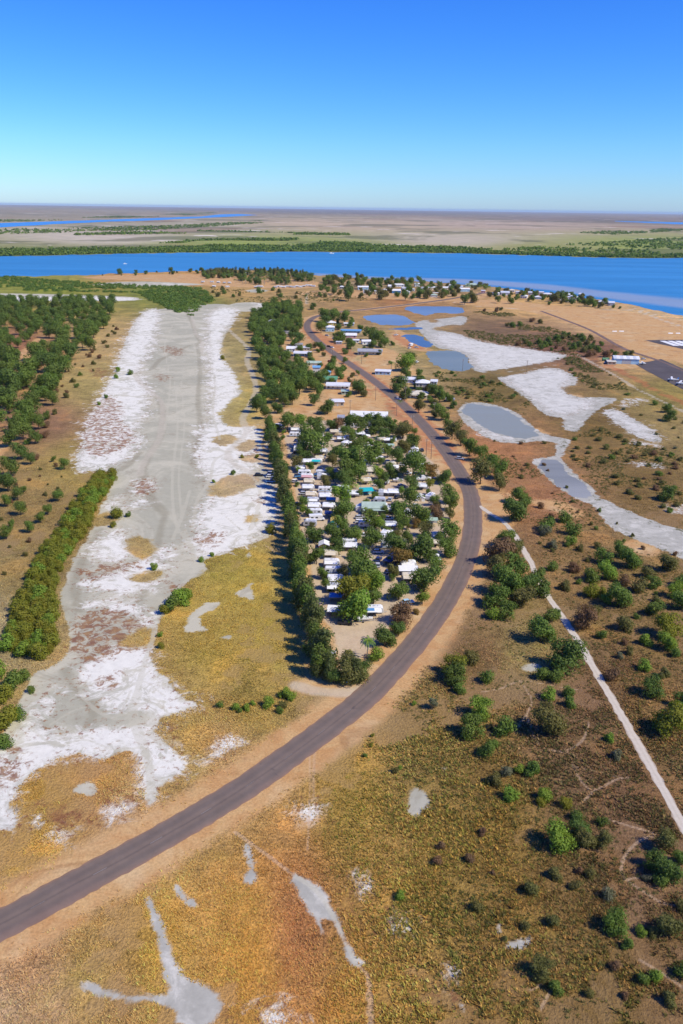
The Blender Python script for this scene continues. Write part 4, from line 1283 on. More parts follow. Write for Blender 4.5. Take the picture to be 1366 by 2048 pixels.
for x, y, w in [(783, 722, 18), (800, 800, 14), (858, 796, 12)]:
    at_crown('palm_tree', x, y, w, 'mid', 'beside a house near the ponds', 'palms near the ponds')
# --- roadside trees facing the park
ROADSIDE = [(905, 858, 34, 'g', 'olive'), (922, 874, 30, 'g', 'olive'), (895, 848, 20, 'g', 'mid'), (940, 892, 34, 'g', 'mid'), (962, 905, 30, 'g', 'mid'), (985, 925, 34, 'g', 'mid'), (1000, 938, 34, 'g', 'mid'), (962, 940, 46, 'g', 'olive'),
            (1000, 962, 32, 'g', 'olive'), (1040, 990, 36, 's', 'mid'), (1030, 1018, 50, 's', 'dark'), (1050, 1005, 26, 's', 'mid'),
            (1012, 1075, 42, 's', 'mid'), (1002, 1098, 60, 's', 'purple'), (1030, 1095, 40, 's', 'olive'), (1000, 1132, 52, 's', 'olive'), (1035, 1130, 44, 'g', 'mid'), (1020, 1160, 66, 's', 'mid'), (1058, 1165, 44, 's', 'dark'), (992, 1190, 50, 's', 'mid'),
            (1045, 1192, 48, 's', 'olive'), (985, 1225, 30, 'b', 'bright'), (1012, 1218, 40, 's', 'mid'), (1085, 1175, 40, 'b', 'dark'), (1075, 1150, 34, 'b', 'mid')]
for x, y, w, kd, lf in ROADSIDE:
    at_crown(KN[kd], x, y, w, lf, 'on the road verge facing the park', 'trees on the verge facing the park')
# --- scrub beside the white track and in the near grass
SCRUB = [(908, 1330, 52, 's', 'yellow'), (912, 1348, 50, 's', 'dark'), (943, 1312, 38, 'b', 'olive'), (974, 1352, 36, 'b', 'mid'), (918, 1375, 30, 'b', 'mid'), (1084, 1258, 62, 's', 'mid'), (1100, 1230, 34, 'b', 'mid'), (1134, 1308, 80, 's', 'dark'), (1115, 1225, 24, 'b', 'mid'),
         (1085, 1345, 34, 'b', 'mid'), (1110, 1350, 36, 'b', 'mid'), (1099, 1388, 34, 'b', 'bright'), (1137, 1382, 30, 'b', 'mid'), (1140, 1402, 30, 'b', 'mid'), (1099, 1438, 74, 's', 'olive'), (962, 1415, 50, 's', 'bright'), (942, 1450, 56, 's', 'mid'),
         (1009, 1452, 48, 'b', 'mid'), (975, 1497, 38, 's', 'mid'), (990, 1486, 22, 'b', 'mid'), (1219, 1474, 24, 'b', 'bright'), (1233, 1508, 28, 'b', 'grey'), (1065, 1535, 40, 'b', 'mid'), (1038, 1537, 24, 'b', 'bright'), (1014, 1541, 28, 'b', 'grey'), (989, 1557, 36, 'b', 'olive'),
         (1022, 1587, 36, 'b', 'bright'), (1090, 1587, 34, 'b', 'bright'), (1082, 1603, 22, 'b', 'yellow'), (1132, 1604, 30, 'b', 'yellow'), (1118, 1672, 66, 's', 'bright'), (1160, 1655, 50, 's', 'dark'), (1172, 1678, 50, 's', 'olive'), (1206, 1678, 42, 's', 'olive'), (1205, 1642, 26, 'b', 'dark'),
         (1155, 1630, 30, 'b', 'dark'), (1332, 1680, 46, 'g', 'olive'), (1310, 1720, 46, 's', 'dark'), (1340, 1740, 60, 's', 'dark'), (1366, 1715, 40, 's', 'mid'), (1322, 1758, 36, 'b', 'mid'), (1232, 1843, 56, 's', 'mid'), (1217, 1788, 32, 'b', 'grey'), (1062, 1775, 36, 'b', 'olive'), (1110, 1745, 34, 'b', 'olive'),
         (956, 1812, 30, 'b', 'olive'), (1105, 1840, 32, 'b', 'olive'), (1084, 1936, 50, 's', 'olive'), (1112, 1972, 36, 'b', 'mid'), (1283, 1862, 26, 'b', 'bright'), (1256, 1886, 30, 'b', 'mid'), (1340, 1850, 60, 's', 'olive'), (1305, 1862, 30, 'b', 'olive'), (1286, 1956, 30, 'b', 'mid'), (1312, 1950, 32, 'b', 'bright'),
         (1366, 1940, 40, 'b', 'mid'), (800, 1790, 24, 'b', 'bright'), (867, 1405, 26, 'g', 'grey'), (828, 1406, 12, 'b', 'bright'), (940, 1715, 24, 'b', 'purple'), (965, 1662, 22, 'b', 'purple'), (882, 1690, 22, 'b', 'purple'), (875, 1720, 24, 'b', 'purple'), (1010, 1876, 14, 'b', 'olive'),
         (790, 1540, 18, 'b', 'olive'), (800, 1535, 10, 'b', 'bright'), (730, 1510, 12, 'b', 'mid'), (745, 1470, 10, 'b', 'yellow'), (742, 1490, 10, 'b', 'yellow'), (1160, 1740, 20, 'b', 'purple'), (1230, 1930, 26, 'b', 'purple'), (1180, 1745, 26, 'b', 'olive'), (985, 1745, 14, 'b', 'purple'), (1366, 1810, 30, 'b', 'olive'),
         (1150, 1770, 26, 'b', 'olive'), (1295, 1755, 20, 'b', 'grey'), (1050, 1850, 24, 'b', 'olive'), (1180, 1985, 24, 'b', 'olive'), (1340, 1995, 36, 'b', 'olive'), (1250, 1990, 20, 'b', 'purple')]
for x, y, w, kd, lf in SCRUB:
    at_crown(KN[kd], x, y, w * .9, lf, 'in the dry scrub by the white track', 'scrub beside the white track')
BEYOND = [(1172, 1235, 56, 's', 'purple'), (1186, 1222, 40, 's', 'olive'), (1182, 1180, 40, 'b', 'yellow'), (1205, 1185, 30, 'b', 'yellow'), (1214, 1195, 34, 'b', 'bright'), (1240, 1190, 60, 's', 'mid'), (1185, 1150, 40, 'b', 'mid'), (1204, 1268, 26, 'b', 'mid'), (1250, 1245, 44, 'b', 'olive'),
          (1292, 1278, 34, 'b', 'bright'), (1335, 1250, 64, 's', 'yellow'), (1336, 1282, 46, 's', 'bright'), (1290, 1330, 32, 'b', 'bright'), (1352, 1304, 26, 'b', 'mid'), (1226, 1348, 36, 'b', 'purple'), (1306, 1372, 52, 's', 'dark'), (1346, 1436, 84, 's', 'yellow'), (1366, 1400, 44, 's', 'mid'), (1310, 1215, 40, 's', 'mid'), (1366, 1200, 50, 's', 'mid'),
          (1094, 1048, 40, 'b', 'mid'), (1090, 1060, 30, 'b', 'grey'), (1130, 1033, 32, 'b', 'mid'), (1146, 1056, 38, 'b', 'mid'), (1142, 1080, 28, 'b', 'bright'), (1105, 1088, 26, 'b', 'grey'), (1208, 1112, 44, 'b', 'mid'), (1215, 1140, 48, 's', 'bright'), (1242, 1098, 40, 's', 'mid'), (1262, 1115, 50, 's', 'mid'), (1338, 1125, 44, 's', 'olive'),
          (1296, 1143, 34, 'b', 'olive'), (1335, 986, 38, 's', 'dark'), (1192, 1055, 12, 'b', 'mid'), (1082, 1010, 18, 'b', 'purple'), (1160, 1095, 20, 'b', 'olive'), (1195, 1090, 20, 'b', 'olive'), (1104, 1132, 28, 'b', 'mid'), (1150, 1135, 28, 'b', 'purple'), (1340, 830, 30, 's', 'dark'), (1335, 815, 24, 's', 'mid'), (1310, 805, 14, 'b', 'mid'),
          (1352, 1180, 40, 's', 'bright'), (1280, 1170, 40, 'b', 'olive'), (1310, 1165, 34, 'b', 'mid'), (1250, 1160, 30, 'b', 'purple'), (1130, 1170, 30, 'b', 'olive'), (1366, 1160, 40, 'b', 'mid'), (1260, 1300, 24, 'b', 'olive'), (1330, 1345, 30, 'b', 'olive'), (1240, 1310, 20, 'b', 'grey')]
for x, y, w, kd, lf in BEYOND:
    at_crown(KN[kd], x, y, w * .84, lf, 'in the scrub between the track and the ponds', 'scrub between the track and the ponds')
fill([(1135, 880), (1200, 850), (1250, 880), (1330, 900), (1380, 920), (1390, 1060), (1300, 1035), (1220, 1000), (1170, 960), (1130, 910)], [('bush', 'olive'), ('bush', 'mid'), ('bush', 'olive'), ('bush', 'purple')], 6.5, .5, 1.0, 'on the ridge between two dry ponds', 'low scrub between the dry ponds', 55, 21, clump=25, parts=False, sq=(1.1, .7))
fill([(917, 650), (945, 625), (1000, 620), (1060, 640), (1150, 672), (1262, 704), (1265, 718), (1150, 714), (1100, 702), (1000, 688), (940, 675)], [('bush', 'olive'), ('bush', 'mid'), ('bush', 'purple'), ('bush', 'dark')], 12, .9, 1.9, 'in the scrub between the ponds and airfield', 'scrub between the ponds and airfield', 80, 22, clump=40, parts=False)
fill([(862, 745), (960, 747), (1010, 772), (1060, 802), (1052, 832), (1000, 806), (925, 800), (900, 780)], [('bush', 'olive'), ('bush', 'mid')], 6, .6, 1.1, 'on the bank above the grey-green pond', 'scrub above the grey-green pond', 25, 23, parts=False, sq=(1.1, .7))
fill([(1112, 716), (1150, 713), (1250, 765), (1262, 792), (1180, 776), (1130, 745)], [('bush', 'olive'), ('bush', 'mid')], 6, .5, .9, 'on the flat below the airfield track', 'scrub below the airfield track', 20, 24, parts=False, sq=(1.2, .6))
fill([(1235, 812), (1380, 845), (1380, 920), (1335, 890)], [('bush', 'olive'), ('bush', 'grey')], 8, .4, .8, 'in the pale grass by the long white flat', 'scrub by the long white flat', 10, 25, parts=False, sq=(1, .7))
fill([(1000, 870), (1100, 885), (1110, 940), (1190, 1010), (1100, 1010), (1010, 950), (940, 870)], [('bush', 'olive'), ('bush', 'purple')], 7, .35, .75, 'on the red soil beside the drying pond', 'scrub on the red soil', 15, 26, parts=False, sq=(1, .7))
fill([(1160, 1000), (1380, 1120), (1380, 1420), (1240, 1380), (1120, 1180), (1060, 1060)], [('bush', 'olive'), ('bush', 'mid'), ('bush', 'purple')], 6, .3, .7, 'scattered over the grass beyond the track', 'scattered scrub beyond the track', 30, 27, parts=False)
# --- mangrove belt beside the tidal flat
fill([(204, 952), (230, 950), (224, 970), (192, 1012), (172, 1056), (130, 1122), (104, 1182), (108, 1250), (110, 1302), (84, 1318), (10, 1304), (22, 1250), (54, 1178), (76, 1128), (126, 1056), (168, 992)], [('mangrove', 'yellow'), ('mangrove', 'bright'), ('mangrove', 'yellow'), ('mangrove', 'yellow')], 2.7, .5, 1.05,
     'in the belt beside the tidal flat', 'mangroves in the belt beside the tidal flat', 260, 31)
for x, y, w in [(22, 1362, 44), (45, 1350, 30), (5, 1385, 40), (62, 1378, 16), (10, 1435, 50), (35, 1425, 30), (5, 1480, 36), (-10, 1340, 40), (233, 1024, 26), (226, 1048, 14), (256, 1028, 12), (308, 1132, 16), (360, 1192, 36), (342, 1206, 34), (372, 1186, 26), (328, 1218, 22), (322, 1290, 14), (320, 1268, 12), (541, 1056, 22), (466, 944, 11),
                (445, 714, 10), (424, 1108, 10), (402, 1118, 12), (484, 912, 8), (514, 912, 9), (260, 744, 12), (236, 738, 10), (232, 752, 10), (212, 792, 9), (198, 806, 8), (427, 962, 8)]:
    at_crown('mangrove', x, y, w, rnd.choice(['yellow', 'bright', 'mid']), 'standing alone on the tidal flat', 'mangroves dotted over the tidal flat')
for x, y, w, lf in [(570, 1385, 26, 'bright'), (582, 1390, 22, 'bright'), (536, 1404, 26, 'bright'), (472, 1412, 18, 'bright'), (492, 1414, 18, 'bright'), (480, 1420, 12, 'mid'), (440, 1408, 16, 'mid'), (560, 1420, 16, 'mid'), (566, 1408, 18, 'olive'), (505, 1405, 12, 'bright')]:
    at_crown('bush', x, y, w, lf, 'in the grass below the caravan park', 'bushes below the caravan park')
# scrub fringe of the wood, wet green belt, river side
fill([(40, 900), (130, 742), (225, 642), (240, 650), (205, 720), (150, 790), (100, 860), (60, 960)], [('bush', 'olive'), ('bush', 'purple'), ('bush', 'mid')], 8, .5, 1.1, 'along the grassy edge of the wood', 'scrub along the edge of the wood', 36, 33, parts=False)
fill([(0, 980), (60, 960), (120, 900), (150, 960), (60, 1100), (0, 1200)], [('bush', 'olive'), ('bush', 'purple'), ('gum_tree', 'mid')], 9, .25, .6, 'in the grass behind the mangrove belt', 'scrub behind the mangrove belt', 26, 34)
# --- riverside town trees
TOWN_TREES = [(697, 584, 26), (746, 577, 16), (763, 588, 20), (794, 563, 14), (840, 586, 18), (854, 588, 18), (811, 590, 16), (794, 588, 12), (884, 589, 14), (686, 562, 14), (719, 564, 16), (699, 554, 10), (715, 557, 10), (730, 558, 12), (745, 560, 12), (760, 562, 14), (776, 562, 14),
              (979, 588, 12), (996, 598, 13), (1022, 600, 14), (1054, 581, 13), (1065, 596, 12), (1099, 606, 8), (1111, 593, 20), (1121, 590, 18), (1130, 597, 14), (1164, 595, 12), (1171, 604, 14), (1186, 604, 18), (1202, 609, 14), (1227, 613, 8), (1240, 615, 6), (945, 594, 22), (930, 597, 18),
              (650, 560, 12), (658, 563, 12), (643, 575, 14), (655, 578, 12), (664, 565, 12), (668, 582, 12), (640, 588, 10), (722, 590, 12), (740, 588, 10), (826, 592, 12), (905, 588, 10), (895, 585, 10), (1035, 592, 10), (1085, 592, 12), (1145, 603, 12), (1158, 600, 12)]
for i, (x, y, w) in enumerate(TOWN_TREES):
    at_crown('shade_tree' if i % 3 else 'gum_tree', x, y, w, ['dark', 'mid', 'olive'][i % 3], 'among the riverside town houses', 'trees in the riverside town')
for x, y in [(821, 562), (842, 565), (858, 566), (848, 560), (937, 564), (966, 566), (972, 568), (978, 569), (960, 567), (834, 563)]:
    at_crown('palm_tree', x, y, 12, 'mid', 'beside the riverside houses', 'palms beside the riverside houses', (1, 1.3))
fill([(470, 553), (500, 548), (560, 545), (612, 552), (634, 566), (560, 571), (468, 569)], [('palm_tree', 'mid'), ('palm_tree', 'olive'), ('palm_tree', 'mid'), ('shade_tree', 'dark')], 8, 1.0, 1.5, 'in the palm grove by the river', 'palm grove by the river', 150, 41, parts=True)
for i, x in enumerate([446, 452, 464, 471, 480, 487, 497, 511, 520, 529, 541, 548, 556, 566, 576, 584, 592, 600, 606]):
    at_crown('she_oak', x, 541 + (i % 3) + max(0, (x - 560) * .12), 9, 'sheoak', 'along the river bank by the grove', 'she-oaks along the river bank')
fill([(405, 545), (440, 542), (478, 548), (470, 556), (405, 558)], [('mangrove', 'mid'), ('mangrove', 'olive')], 9, 1.2, 2.2, 'on the river bank beside the palm grove', 'shrubs on the river bank', 30, 42, parts=False)
fill([(420, 575), (640, 585), (700, 600), (600, 606), (430, 600)], [('bush', 'olive'), ('bush', 'mid')], 16, .9, 2.0, 'in the grass before the palm grove', 'bushes before the palm grove', 20, 45, parts=False)
fill([(200, 549), (400, 541), (420, 543), (400, 548), (200, 553)], [('shade_tree', 'dark'), ('bush', 'olive')], 25, .6, 1.2, 'along the bare river bank', 'trees along the bare river bank', 16, 46, parts=False)
fill([(645, 560), (700, 555), (800, 564), (960, 572), (985, 580), (900, 596), (780, 594), (650, 592)], [('shade_tree', 'dark'), ('shade_tree', 'olive'), ('gum_tree', 'mid'), ('gum_tree', 'olive')], 17, .6, 1.2, 'between the houses of the riverside town', 'garden trees in the riverside town', 95, 48, parts=False)
fill([(985, 580), (1060, 585), (1150, 594), (1225, 608), (1215, 614), (1130, 608), (1040, 602), (985, 594)], [('shade_tree', 'dark'), ('shade_tree', 'olive'), ('gum_tree', 'mid')], 14, .5, 1.0, 'between the shore houses by the airfield', 'garden trees by the airfield shore', 45, 49, parts=False)
fill([(545, 842), (560, 838), (790, 830), (850, 885), (915, 955), (930, 1040), (915, 1120), (865, 1205), (800, 1270), (740, 1240), (660, 1250), (620, 1130), (596, 1000), (570, 900)], [('gum_tree', 'mid'), ('gum_tree', 'bright'), ('gum_tree', 'olive'), ('shade_tree', 'mid')], 10, .25, .5, 'between the caravan bays', 'young trees between the caravan bays', 60, 50)
fill([(578, 690), (640, 690), (700, 742), (765, 800), (690, 800), (640, 745), (590, 720)], [('shade_tree', 'mid'), ('shade_tree', 'dark'), ('shade_tree', 'olive')], 11, .4, .8, 'in the yards between house and road', 'yard trees between house and road', 22, 51)
fill([(636, 640), (720, 640), (790, 690), (850, 780), (800, 760), (740, 720), (680, 690)], [('shade_tree', 'mid'), ('shade_tree', 'dark')], 14, .35, .8, 'in the yards facing the ponds', 'yard trees facing the ponds', 22, 52)
fill([(825, 760), (895, 790), (920, 840), (880, 850), (840, 815)], [('shade_tree', 'mid'), ('shade_tree', 'dark'), ('shade_tree', 'olive')], 9, .4, .8, 'around the stilt house', 'trees around the stilt house', 14, 53)
# ------------------------------------------------------------------ built things
PAINT = {
    'white': plain('paint_white', (.74, .74, .72), .5, .3, .10, .8), 'cream': plain('paint_cream', (.66, .58, .42), .6, .3, .12, .8), 'grey': plain('paint_grey', (.40, .41, .42), .6, .3, .15, .8),
    'blue': plain('paint_blue', (.10, .28, .55), .5, .3, .15, .8), 'pale_blue': plain('paint_pale_blue', (.38, .56, .70), .5, .3, .15, .8), 'green': plain('paint_green', (.10, .26, .13), .55, .3, .15, .8),
    'pale_green': plain('paint_pale_green', (.36, .48, .36), .55, .3, .15, .8), 'yellow': plain('paint_yellow', (.72, .52, .10), .6, .3, .12, .8), 'red': plain('paint_red', (.45, .07, .05), .5, .3, .15, .8),
    'navy': plain('paint_navy', (.03, .05, .17), .5, .3, .2, .8), 'teal': plain('cloth_teal', (.02, .42, .44), .8, .1, .15, .8), 'dark': plain('paint_black', (.03, .03, .035), .4, .4, .2, .8),
    'silver': plain('paint_silver', (.45, .46, .48), .35, .5, .1, .8), 'rust': plain('paint_rust', (.30, .14, .08), .8, .2, .2, .8), 'pink': plain('paint_pink', (.62, .36, .36), .7, .2, .12, .8), 'tan': plain('paint_tan', (.46, .36, .25), .7, .2, .15, .8),
}
ROOF = {}


def roof_mat(name, c):
    """ribbed sheet metal"""
    m, nt, b = new_mat('sheet_roof_' + name)
    k = NB(nt)
    tc = k.n('ShaderNodeTexCoord').outputs['Object']
    w = k.n('ShaderNodeTexWave')
    w.inputs['Scale'].default_value = 1.6
    nt.links.new(tc, w.inputs['Vector'])
    n = k.noise(tc, .35, 5, .7)
    cc = k.scale(tuple(c), k.rng(n, .25, .75, .78, 1.06))
    nt.links.new(cc, b.inputs['Base Color'])
    b.inputs['Roughness'].default_value = .5
    b.inputs['Specular IOR Level'].default_value = .4
    bp = k.n('ShaderNodeBump')
    bp.inputs['Strength'].default_value = .3
    bp.inputs['Distance'].default_value = .05
    nt.links.new(w.outputs[1], bp.inputs['Height'])
    nt.links.new(bp.outputs[0], b.inputs['Normal'])
    return m


for n_, c_ in (('white', (.76, .76, .74)), ('grey', (.36, .36, .37)), ('green', (.12, .30, .15)), ('pale_green', (.40, .50, .40)), ('blue', (.16, .36, .58)), ('cream', (.66, .60, .46)), ('silver', (.55, .58, .62))):
    ROOF[n_] = roof_mat(n_, c_)
GLASS, gnt, gb = new_mat('dark_glass')
gb.inputs['Base Color'].default_value = (.02, .028, .035, 1)
gb.inputs['Roughness'].default_value = .08
TYRE = plain('tyre_rubber', (.02, .02, .02), .9, .1, .1)
METAL = plain('galvanised_metal', (.36, .37, .38), .5, .4, .1, 2, .6)
WOOD = plain('weathered_pole_wood', (.22, .17, .13), .9, .1, .2, 2)
FADE = plain('canvas_white', (.78, .78, .75), .85, .1, .1, .8)


def px_rot(x, y, deg):
    """heading: deg measured on the ground from +X"""
    return R(deg)


# --- houses
def house(x, y, Lpx, W_, h, roof, wall='cream', rc='white', rot=0.0, label='', group=None, cat='house', stilts=0.0, nwin=4, name='house', porch=False):
    p = G(x, y)
    L = Lpx * MPP(x, y)
    root = empty(name, (p[0], p[1], 0), R(rot))
    z0, z1 = stilts, stilts + h
    l, w = L / 2, W_ / 2
    MB().box(-l, l, -w, w, z0, z1).build('wall', PAINT[wall], root)
    o = .55
    b = MB()
    if roof == 'gable':
        rh = W_ * .20
        prof = [(-w - o, z1 + .02), (w + o, z1 + .02), (w + o, z1 + .14), (0, z1 + rh + .14), (-w - o, z1 + .14)]
        vs = [(-l - o, q[0], q[1]) for q in prof] + [(l + o, q[0], q[1]) for q in prof]
        n = 5
        b.poly(vs, [tuple(range(n)), tuple(range(2 * n - 1, n - 1, -1))] + [(i, i + n, (i + 1) % n + n, (i + 1) % n) for i in range(n)])
    elif roof == 'hip':
        rh = W_ * .24
        vs = [(-l - o, -w - o, z1 + .02), (l + o, -w - o, z1 + .02), (l + o, w + o, z1 + .02), (-l - o, w + o, z1 + .02),
              (-l - o, -w - o, z1 + .14), (l + o, -w - o, z1 + .14), (l + o, w + o, z1 + .14), (-l - o, w + o, z1 + .14), (-max(l - w, .3), 0, z1 + rh), (max(l - w, .3), 0, z1 + rh)]
        b.poly(vs, [(0, 3, 2, 1), (0, 1, 5, 4), (1, 2, 6, 5), (2, 3, 7, 6), (3, 0, 4, 7), (4, 5, 9, 8), (6, 7, 8, 9), (5, 6, 9), (7, 4, 8)])
    elif roof == 'dome':
        prof = [(-l - o, z1 + .02)] + [(math.cos(math.pi * (1 - t / 8)) * (l + o), z1 + .15 + math.sin(math.pi * t / 8) * W_ * .24) for t in range(9)] + [(l + o, z1 + .02)]
        b.prism(prof, -w - o, w + o)
    else:
        b.poly([(-l - o, -w - o, z1 + .02), (l + o, -w - o, z1 + .02), (l + o, w + o, z1 + .32), (-l - o, w + o, z1 + .32),
                (-l - o, -w - o, z1 + .16), (l + o, -w - o, z1 + .16), (l + o, w + o, z1 + .46), (-l - o, w + o, z1 + .46)],
               [(0, 3, 2, 1), (4, 5, 6, 7), (0, 1, 5, 4), (1, 2, 6, 5), (2, 3, 7, 6), (3, 0, 4, 7)])
    b.build('roof', ROOF[rc], root)
    for i in range(nwin):
        cx = -l + L * (i + .5) / nwin
        if i == nwin // 2 and nwin > 2:
            MB().box(cx - .45, cx + .45, -w - .05, -w + .02, z0 + .02, z0 + 2.05).build('door', PAINT['grey'], root)
        else:
            q = MB().box(cx - .7, cx + .7, -w - .04, -w + .02, z0 + .95, z0 + 2.0).build('window', GLASS, root)
            MB().box(cx - .8, cx + .8, -w - .10, -w - .045, z0 + .86, z0 + .945).build('sill', PAINT['white'], q)
    if nwin > 2:
        for s in (-1, 1):
            MB().box(s * l - .02 if s > 0 else -l - .04, l + .04 if s > 0 else -l + .02, -.7, .7, z0 + .95, z0 + 2.0).build('window', GLASS, root)
    if porch:
        MB().box(-l, l, -w - 2.8, -w - .05, z0 + h - .25, z0 + h - .12).build('verandah_roof', ROOF[rc], root)
        for i in range(4):
            cx = -l + .1 + (L - .2) * i / 3
            MB().box(cx - .06, cx + .06, -w - 2.75, -w - 2.63, 0, z0 + h - .25).build('post', PAINT['white'], root)
    if stilts > .5:
        for sx in (-.9, -.3, .3, .9):
            for sy in (-.85, .85):
                MB().box(sx * l - .1, sx * l + .1, sy * w - .1, sy * w + .1, 0, z0).build('post', PAINT['white'], root)
    tag(root, label, cat, group)
    return root


HG = 'houses along the road'
HOUSES = [
    (547, 652, 24, 9, 2.8, 'dome', 'cream', 'white', 0, 'white curved-roof house among gum trees by the bend', 1.8, 4), (574, 667, 26, 8, 2.8, 'flat', 'white', 'white', -5, 'long low white building below the curved-roof house', 0, 4),
    (596, 693, 18, 8, 2.6, 'flat', 'grey', 'grey', 0, 'small grey-roofed shed above the white flat-roofed house', 0, 3), (582, 702, 16, 9, 2.8, 'gable', 'white', 'white', 0, 'white gabled shed beside the white flat-roofed house', 0, 3),
    (606, 700, 28, 9, 2.8, 'flat', 'cream', 'white', -3, 'white flat-roofed house with cream walls near the road', 0, 5), (605, 711, 34, 8, 3.0, 'flat', 'blue', 'white', -3, 'long white-roofed house with a blue wall', 0, 5),
    (628, 731, 28, 7, 2.6, 'gable', 'cream', 'pale_green', 0, 'low house with pale green roof in dense trees', 0, 3), (633, 745, 14, 6, 4.6, 'gable', 'white', 'blue', 0, 'tall narrow white house with a light blue roof', 0, 3),
    (600, 743, 13, 7, 2.6, 'dome', 'white', 'white', 0, 'small white domed shed hidden in the wood', 0, 2), (655, 749, 12, 6, 2.4, 'hip', 'pale_blue', 'blue', 0, 'little blue-roofed shelter behind the green-roofed house', 0, 2),
    (656, 764, 36, 8, 3.2, 'gable', 'grey', 'green', -2, 'house with a dark green gabled roof', 0, 5), (676, 776, 46, 9, 3.0, 'flat', 'white', 'white', -2, 'long white roof beside the dark green roof', 0, 5),
    (690, 788, 14, 5, 2.4, 'flat', 'pale_green', 'pale_green', 0, 'small pale green shelter beside the long white roof', 0, 2), (674, 810, 26, 8, 3.0, 'flat', 'tan', 'white', 6, 'open white shed on bare ground behind the park', 0, 3),
    (738, 838, 72, 9, 3.4, 'gable', 'cream', 'white', -4, 'long white park reception building under palms', 0, 7), (682, 842, 12, 7, 2.8, 'flat', 'grey', 'grey', 0, 'grey block beside the park reception building', 0, 2),
    (662, 650, 18, 9, 3.0, 'hip', 'yellow', 'white', 5, 'pale yellow house with white roof at the bend', 0, 4), (660, 662, 17, 9, 4.5, 'hip', 'pale_blue', 'white', 0, 'two-storey pale blue and white house at the bend', 0, 3),
    (698, 651, 20, 8, 2.6, 'flat', 'grey', 'white', 0, 'white-roofed open shed under roadside gum trees', 0, 3), (702, 665, 40, 8, 2.6, 'flat', 'grey', 'blue', -3, 'long low grey-blue roof among small sheds', 0, 5),
    (700, 675, 26, 10, 2.8, 'gable', 'pink', 'white', 0, 'white roof with a pinkish gable behind a round tree', 0, 3), (712, 685, 12, 6, 2.6, 'flat', 'white', 'white', 0, 'small white shed between two round trees', 0, 2),
    (732, 688, 17, 7, 3.0, 'gable', 'white', 'white', 10, 'plain white boxy shed on bare ground', 0, 2), (740, 708, 48, 9, 3.2, 'gable', 'cream', 'grey', -2, 'long cream house with grey and white roof', 0, 7),
    (766, 748, 30, 8, 2.8, 'flat', 'pale_blue', 'white', -8, 'white-roofed house with pale blue front beside a palm', 0, 4), (818, 764, 30, 9, 2.8, 'flat', 'white', 'white', -12, 'bright white roof beside the cream stilt house', 0, 4),
    (845, 778, 26, 9, 3.0, 'hip', 'cream', 'white', -8, 'cream stilt house with a white hip roof', 2.4, 4), (838, 794, 34, 9, 2.8, 'hip', 'cream', 'cream', -8, 'wide cream-roofed house under dark trees', 0, 4),
    (868, 768, 12, 7, 2.6, 'flat', 'white', 'white', -8, 'small white annex beside the cream stilt house', 0, 2), (678, 688, 11, 5, 2.2, 'flat', 'grey', 'silver', 0, 'silver lean-to beside the red verge', 0, 2),
    (900, 801, 16, 3, 1.2, 'flat', 'grey', 'grey', 0, 'low grey shed behind the dark garden trees', 0, 2),
]
for x, y, L, W_, h, rf, wl_, rc, rot, lab, st, nw in HOUSES:
    house(x, y, L, W_, h, rf, wl_, rc, rot, lab, HG, 'house', st, nw, porch=(L > 30 and st == 0))
TG = 'houses of the riverside town'
TOWN = [(669, 580, 10, 'white', 'white'), (726, 579, 22, 'white', 'pale_blue'), (732, 586, 12, 'white', 'white'), (755, 587, 12, 'white', 'cream'), (769, 584, 10, 'white', 'white'), (792, 586, 18, 'white', 'blue'), (797, 573, 24, 'white', 'white'), (811, 580, 16, 'white', 'white'), (814, 588, 12, 'white', 'white'),
        (875, 580, 42, 'white', 'cream'), (906, 574, 26, 'white', 'white'), (871, 591, 16, 'cream', 'yellow'), (868, 594, 14, 'pale_green', 'white'), (929, 583, 20, 'white', 'pale_blue'), (943, 573, 28, 'pale_green', 'pale_green'), (966, 586, 8, 'white', 'pink'), (991, 590, 16, 'white', 'white'), (1010, 590, 18, 'silver', 'white'), (1023, 584, 12, 'cream', 'white'),
        (1036, 588, 10, 'white', 'white'), (1048, 596, 14, 'white', 'white'), (1062, 590, 12, 'silver', 'grey'), (1076, 598, 14, 'white', 'pale_blue'), (1082, 589, 10, 'white', 'white'), (1096, 592, 20, 'white', 'white'), (1132, 594, 14, 'white', 'grey'), (1146, 598, 22, 'white', 'white'), (1138, 604, 14, 'silver', 'white'), (1208, 608, 28, 'silver', 'grey'), (1222, 611, 12, 'silver', 'grey'),
        (439, 543, 8, 'white', 'white'), (487, 549, 10, 'white', 'cream'), (494, 550, 7, 'white', 'white'), (559, 548, 12, 'white', 'cream'), (566, 549, 8, 'white', 'white'), (458, 554, 8, 'silver', 'white'), (701, 583, 8, 'grey', 'grey'), (834, 573, 10, 'white', 'white'), (845, 580, 10, 'grey', 'white'), (1118, 600, 12, 'white', 'white'), (1160, 592, 8, 'silver', 'white'), (780, 577, 8, 'white', 'white'), (824, 582, 10, 'white', 'white'),
        (742, 583, 8, 'silver', 'white'), (684, 577, 8, 'white', 'grey'), (920, 578, 10, 'silver', 'white')]
for i, (x, y, L, rc, wl_) in enumerate(TOWN):
    rot = [-6, 4, 0, 8][i % 4] - (14 if x > 960 else 0)
    where = 'by the airfield shore' if x > 960 else ('beside the palm grove' if x < 620 else 'beyond the ponds')
    sz = 'long' if L > 20 else ('mid-sized' if L > 11 else 'small')
    house(x, y, L * .95, 8 + (i % 3) * 1.5, 3.2 + (i % 2) * .9, ['hip', 'gable', 'hip', 'flat'][i % 4], wl_ if wl_ in PAINT else 'white', rc, rot, f'{sz} {rc.replace("_", " ")}-roofed {wl_.replace("_", " ")} house in the riverside town {where}', TG, 'house', 0, 3 if L > 11 else 2)

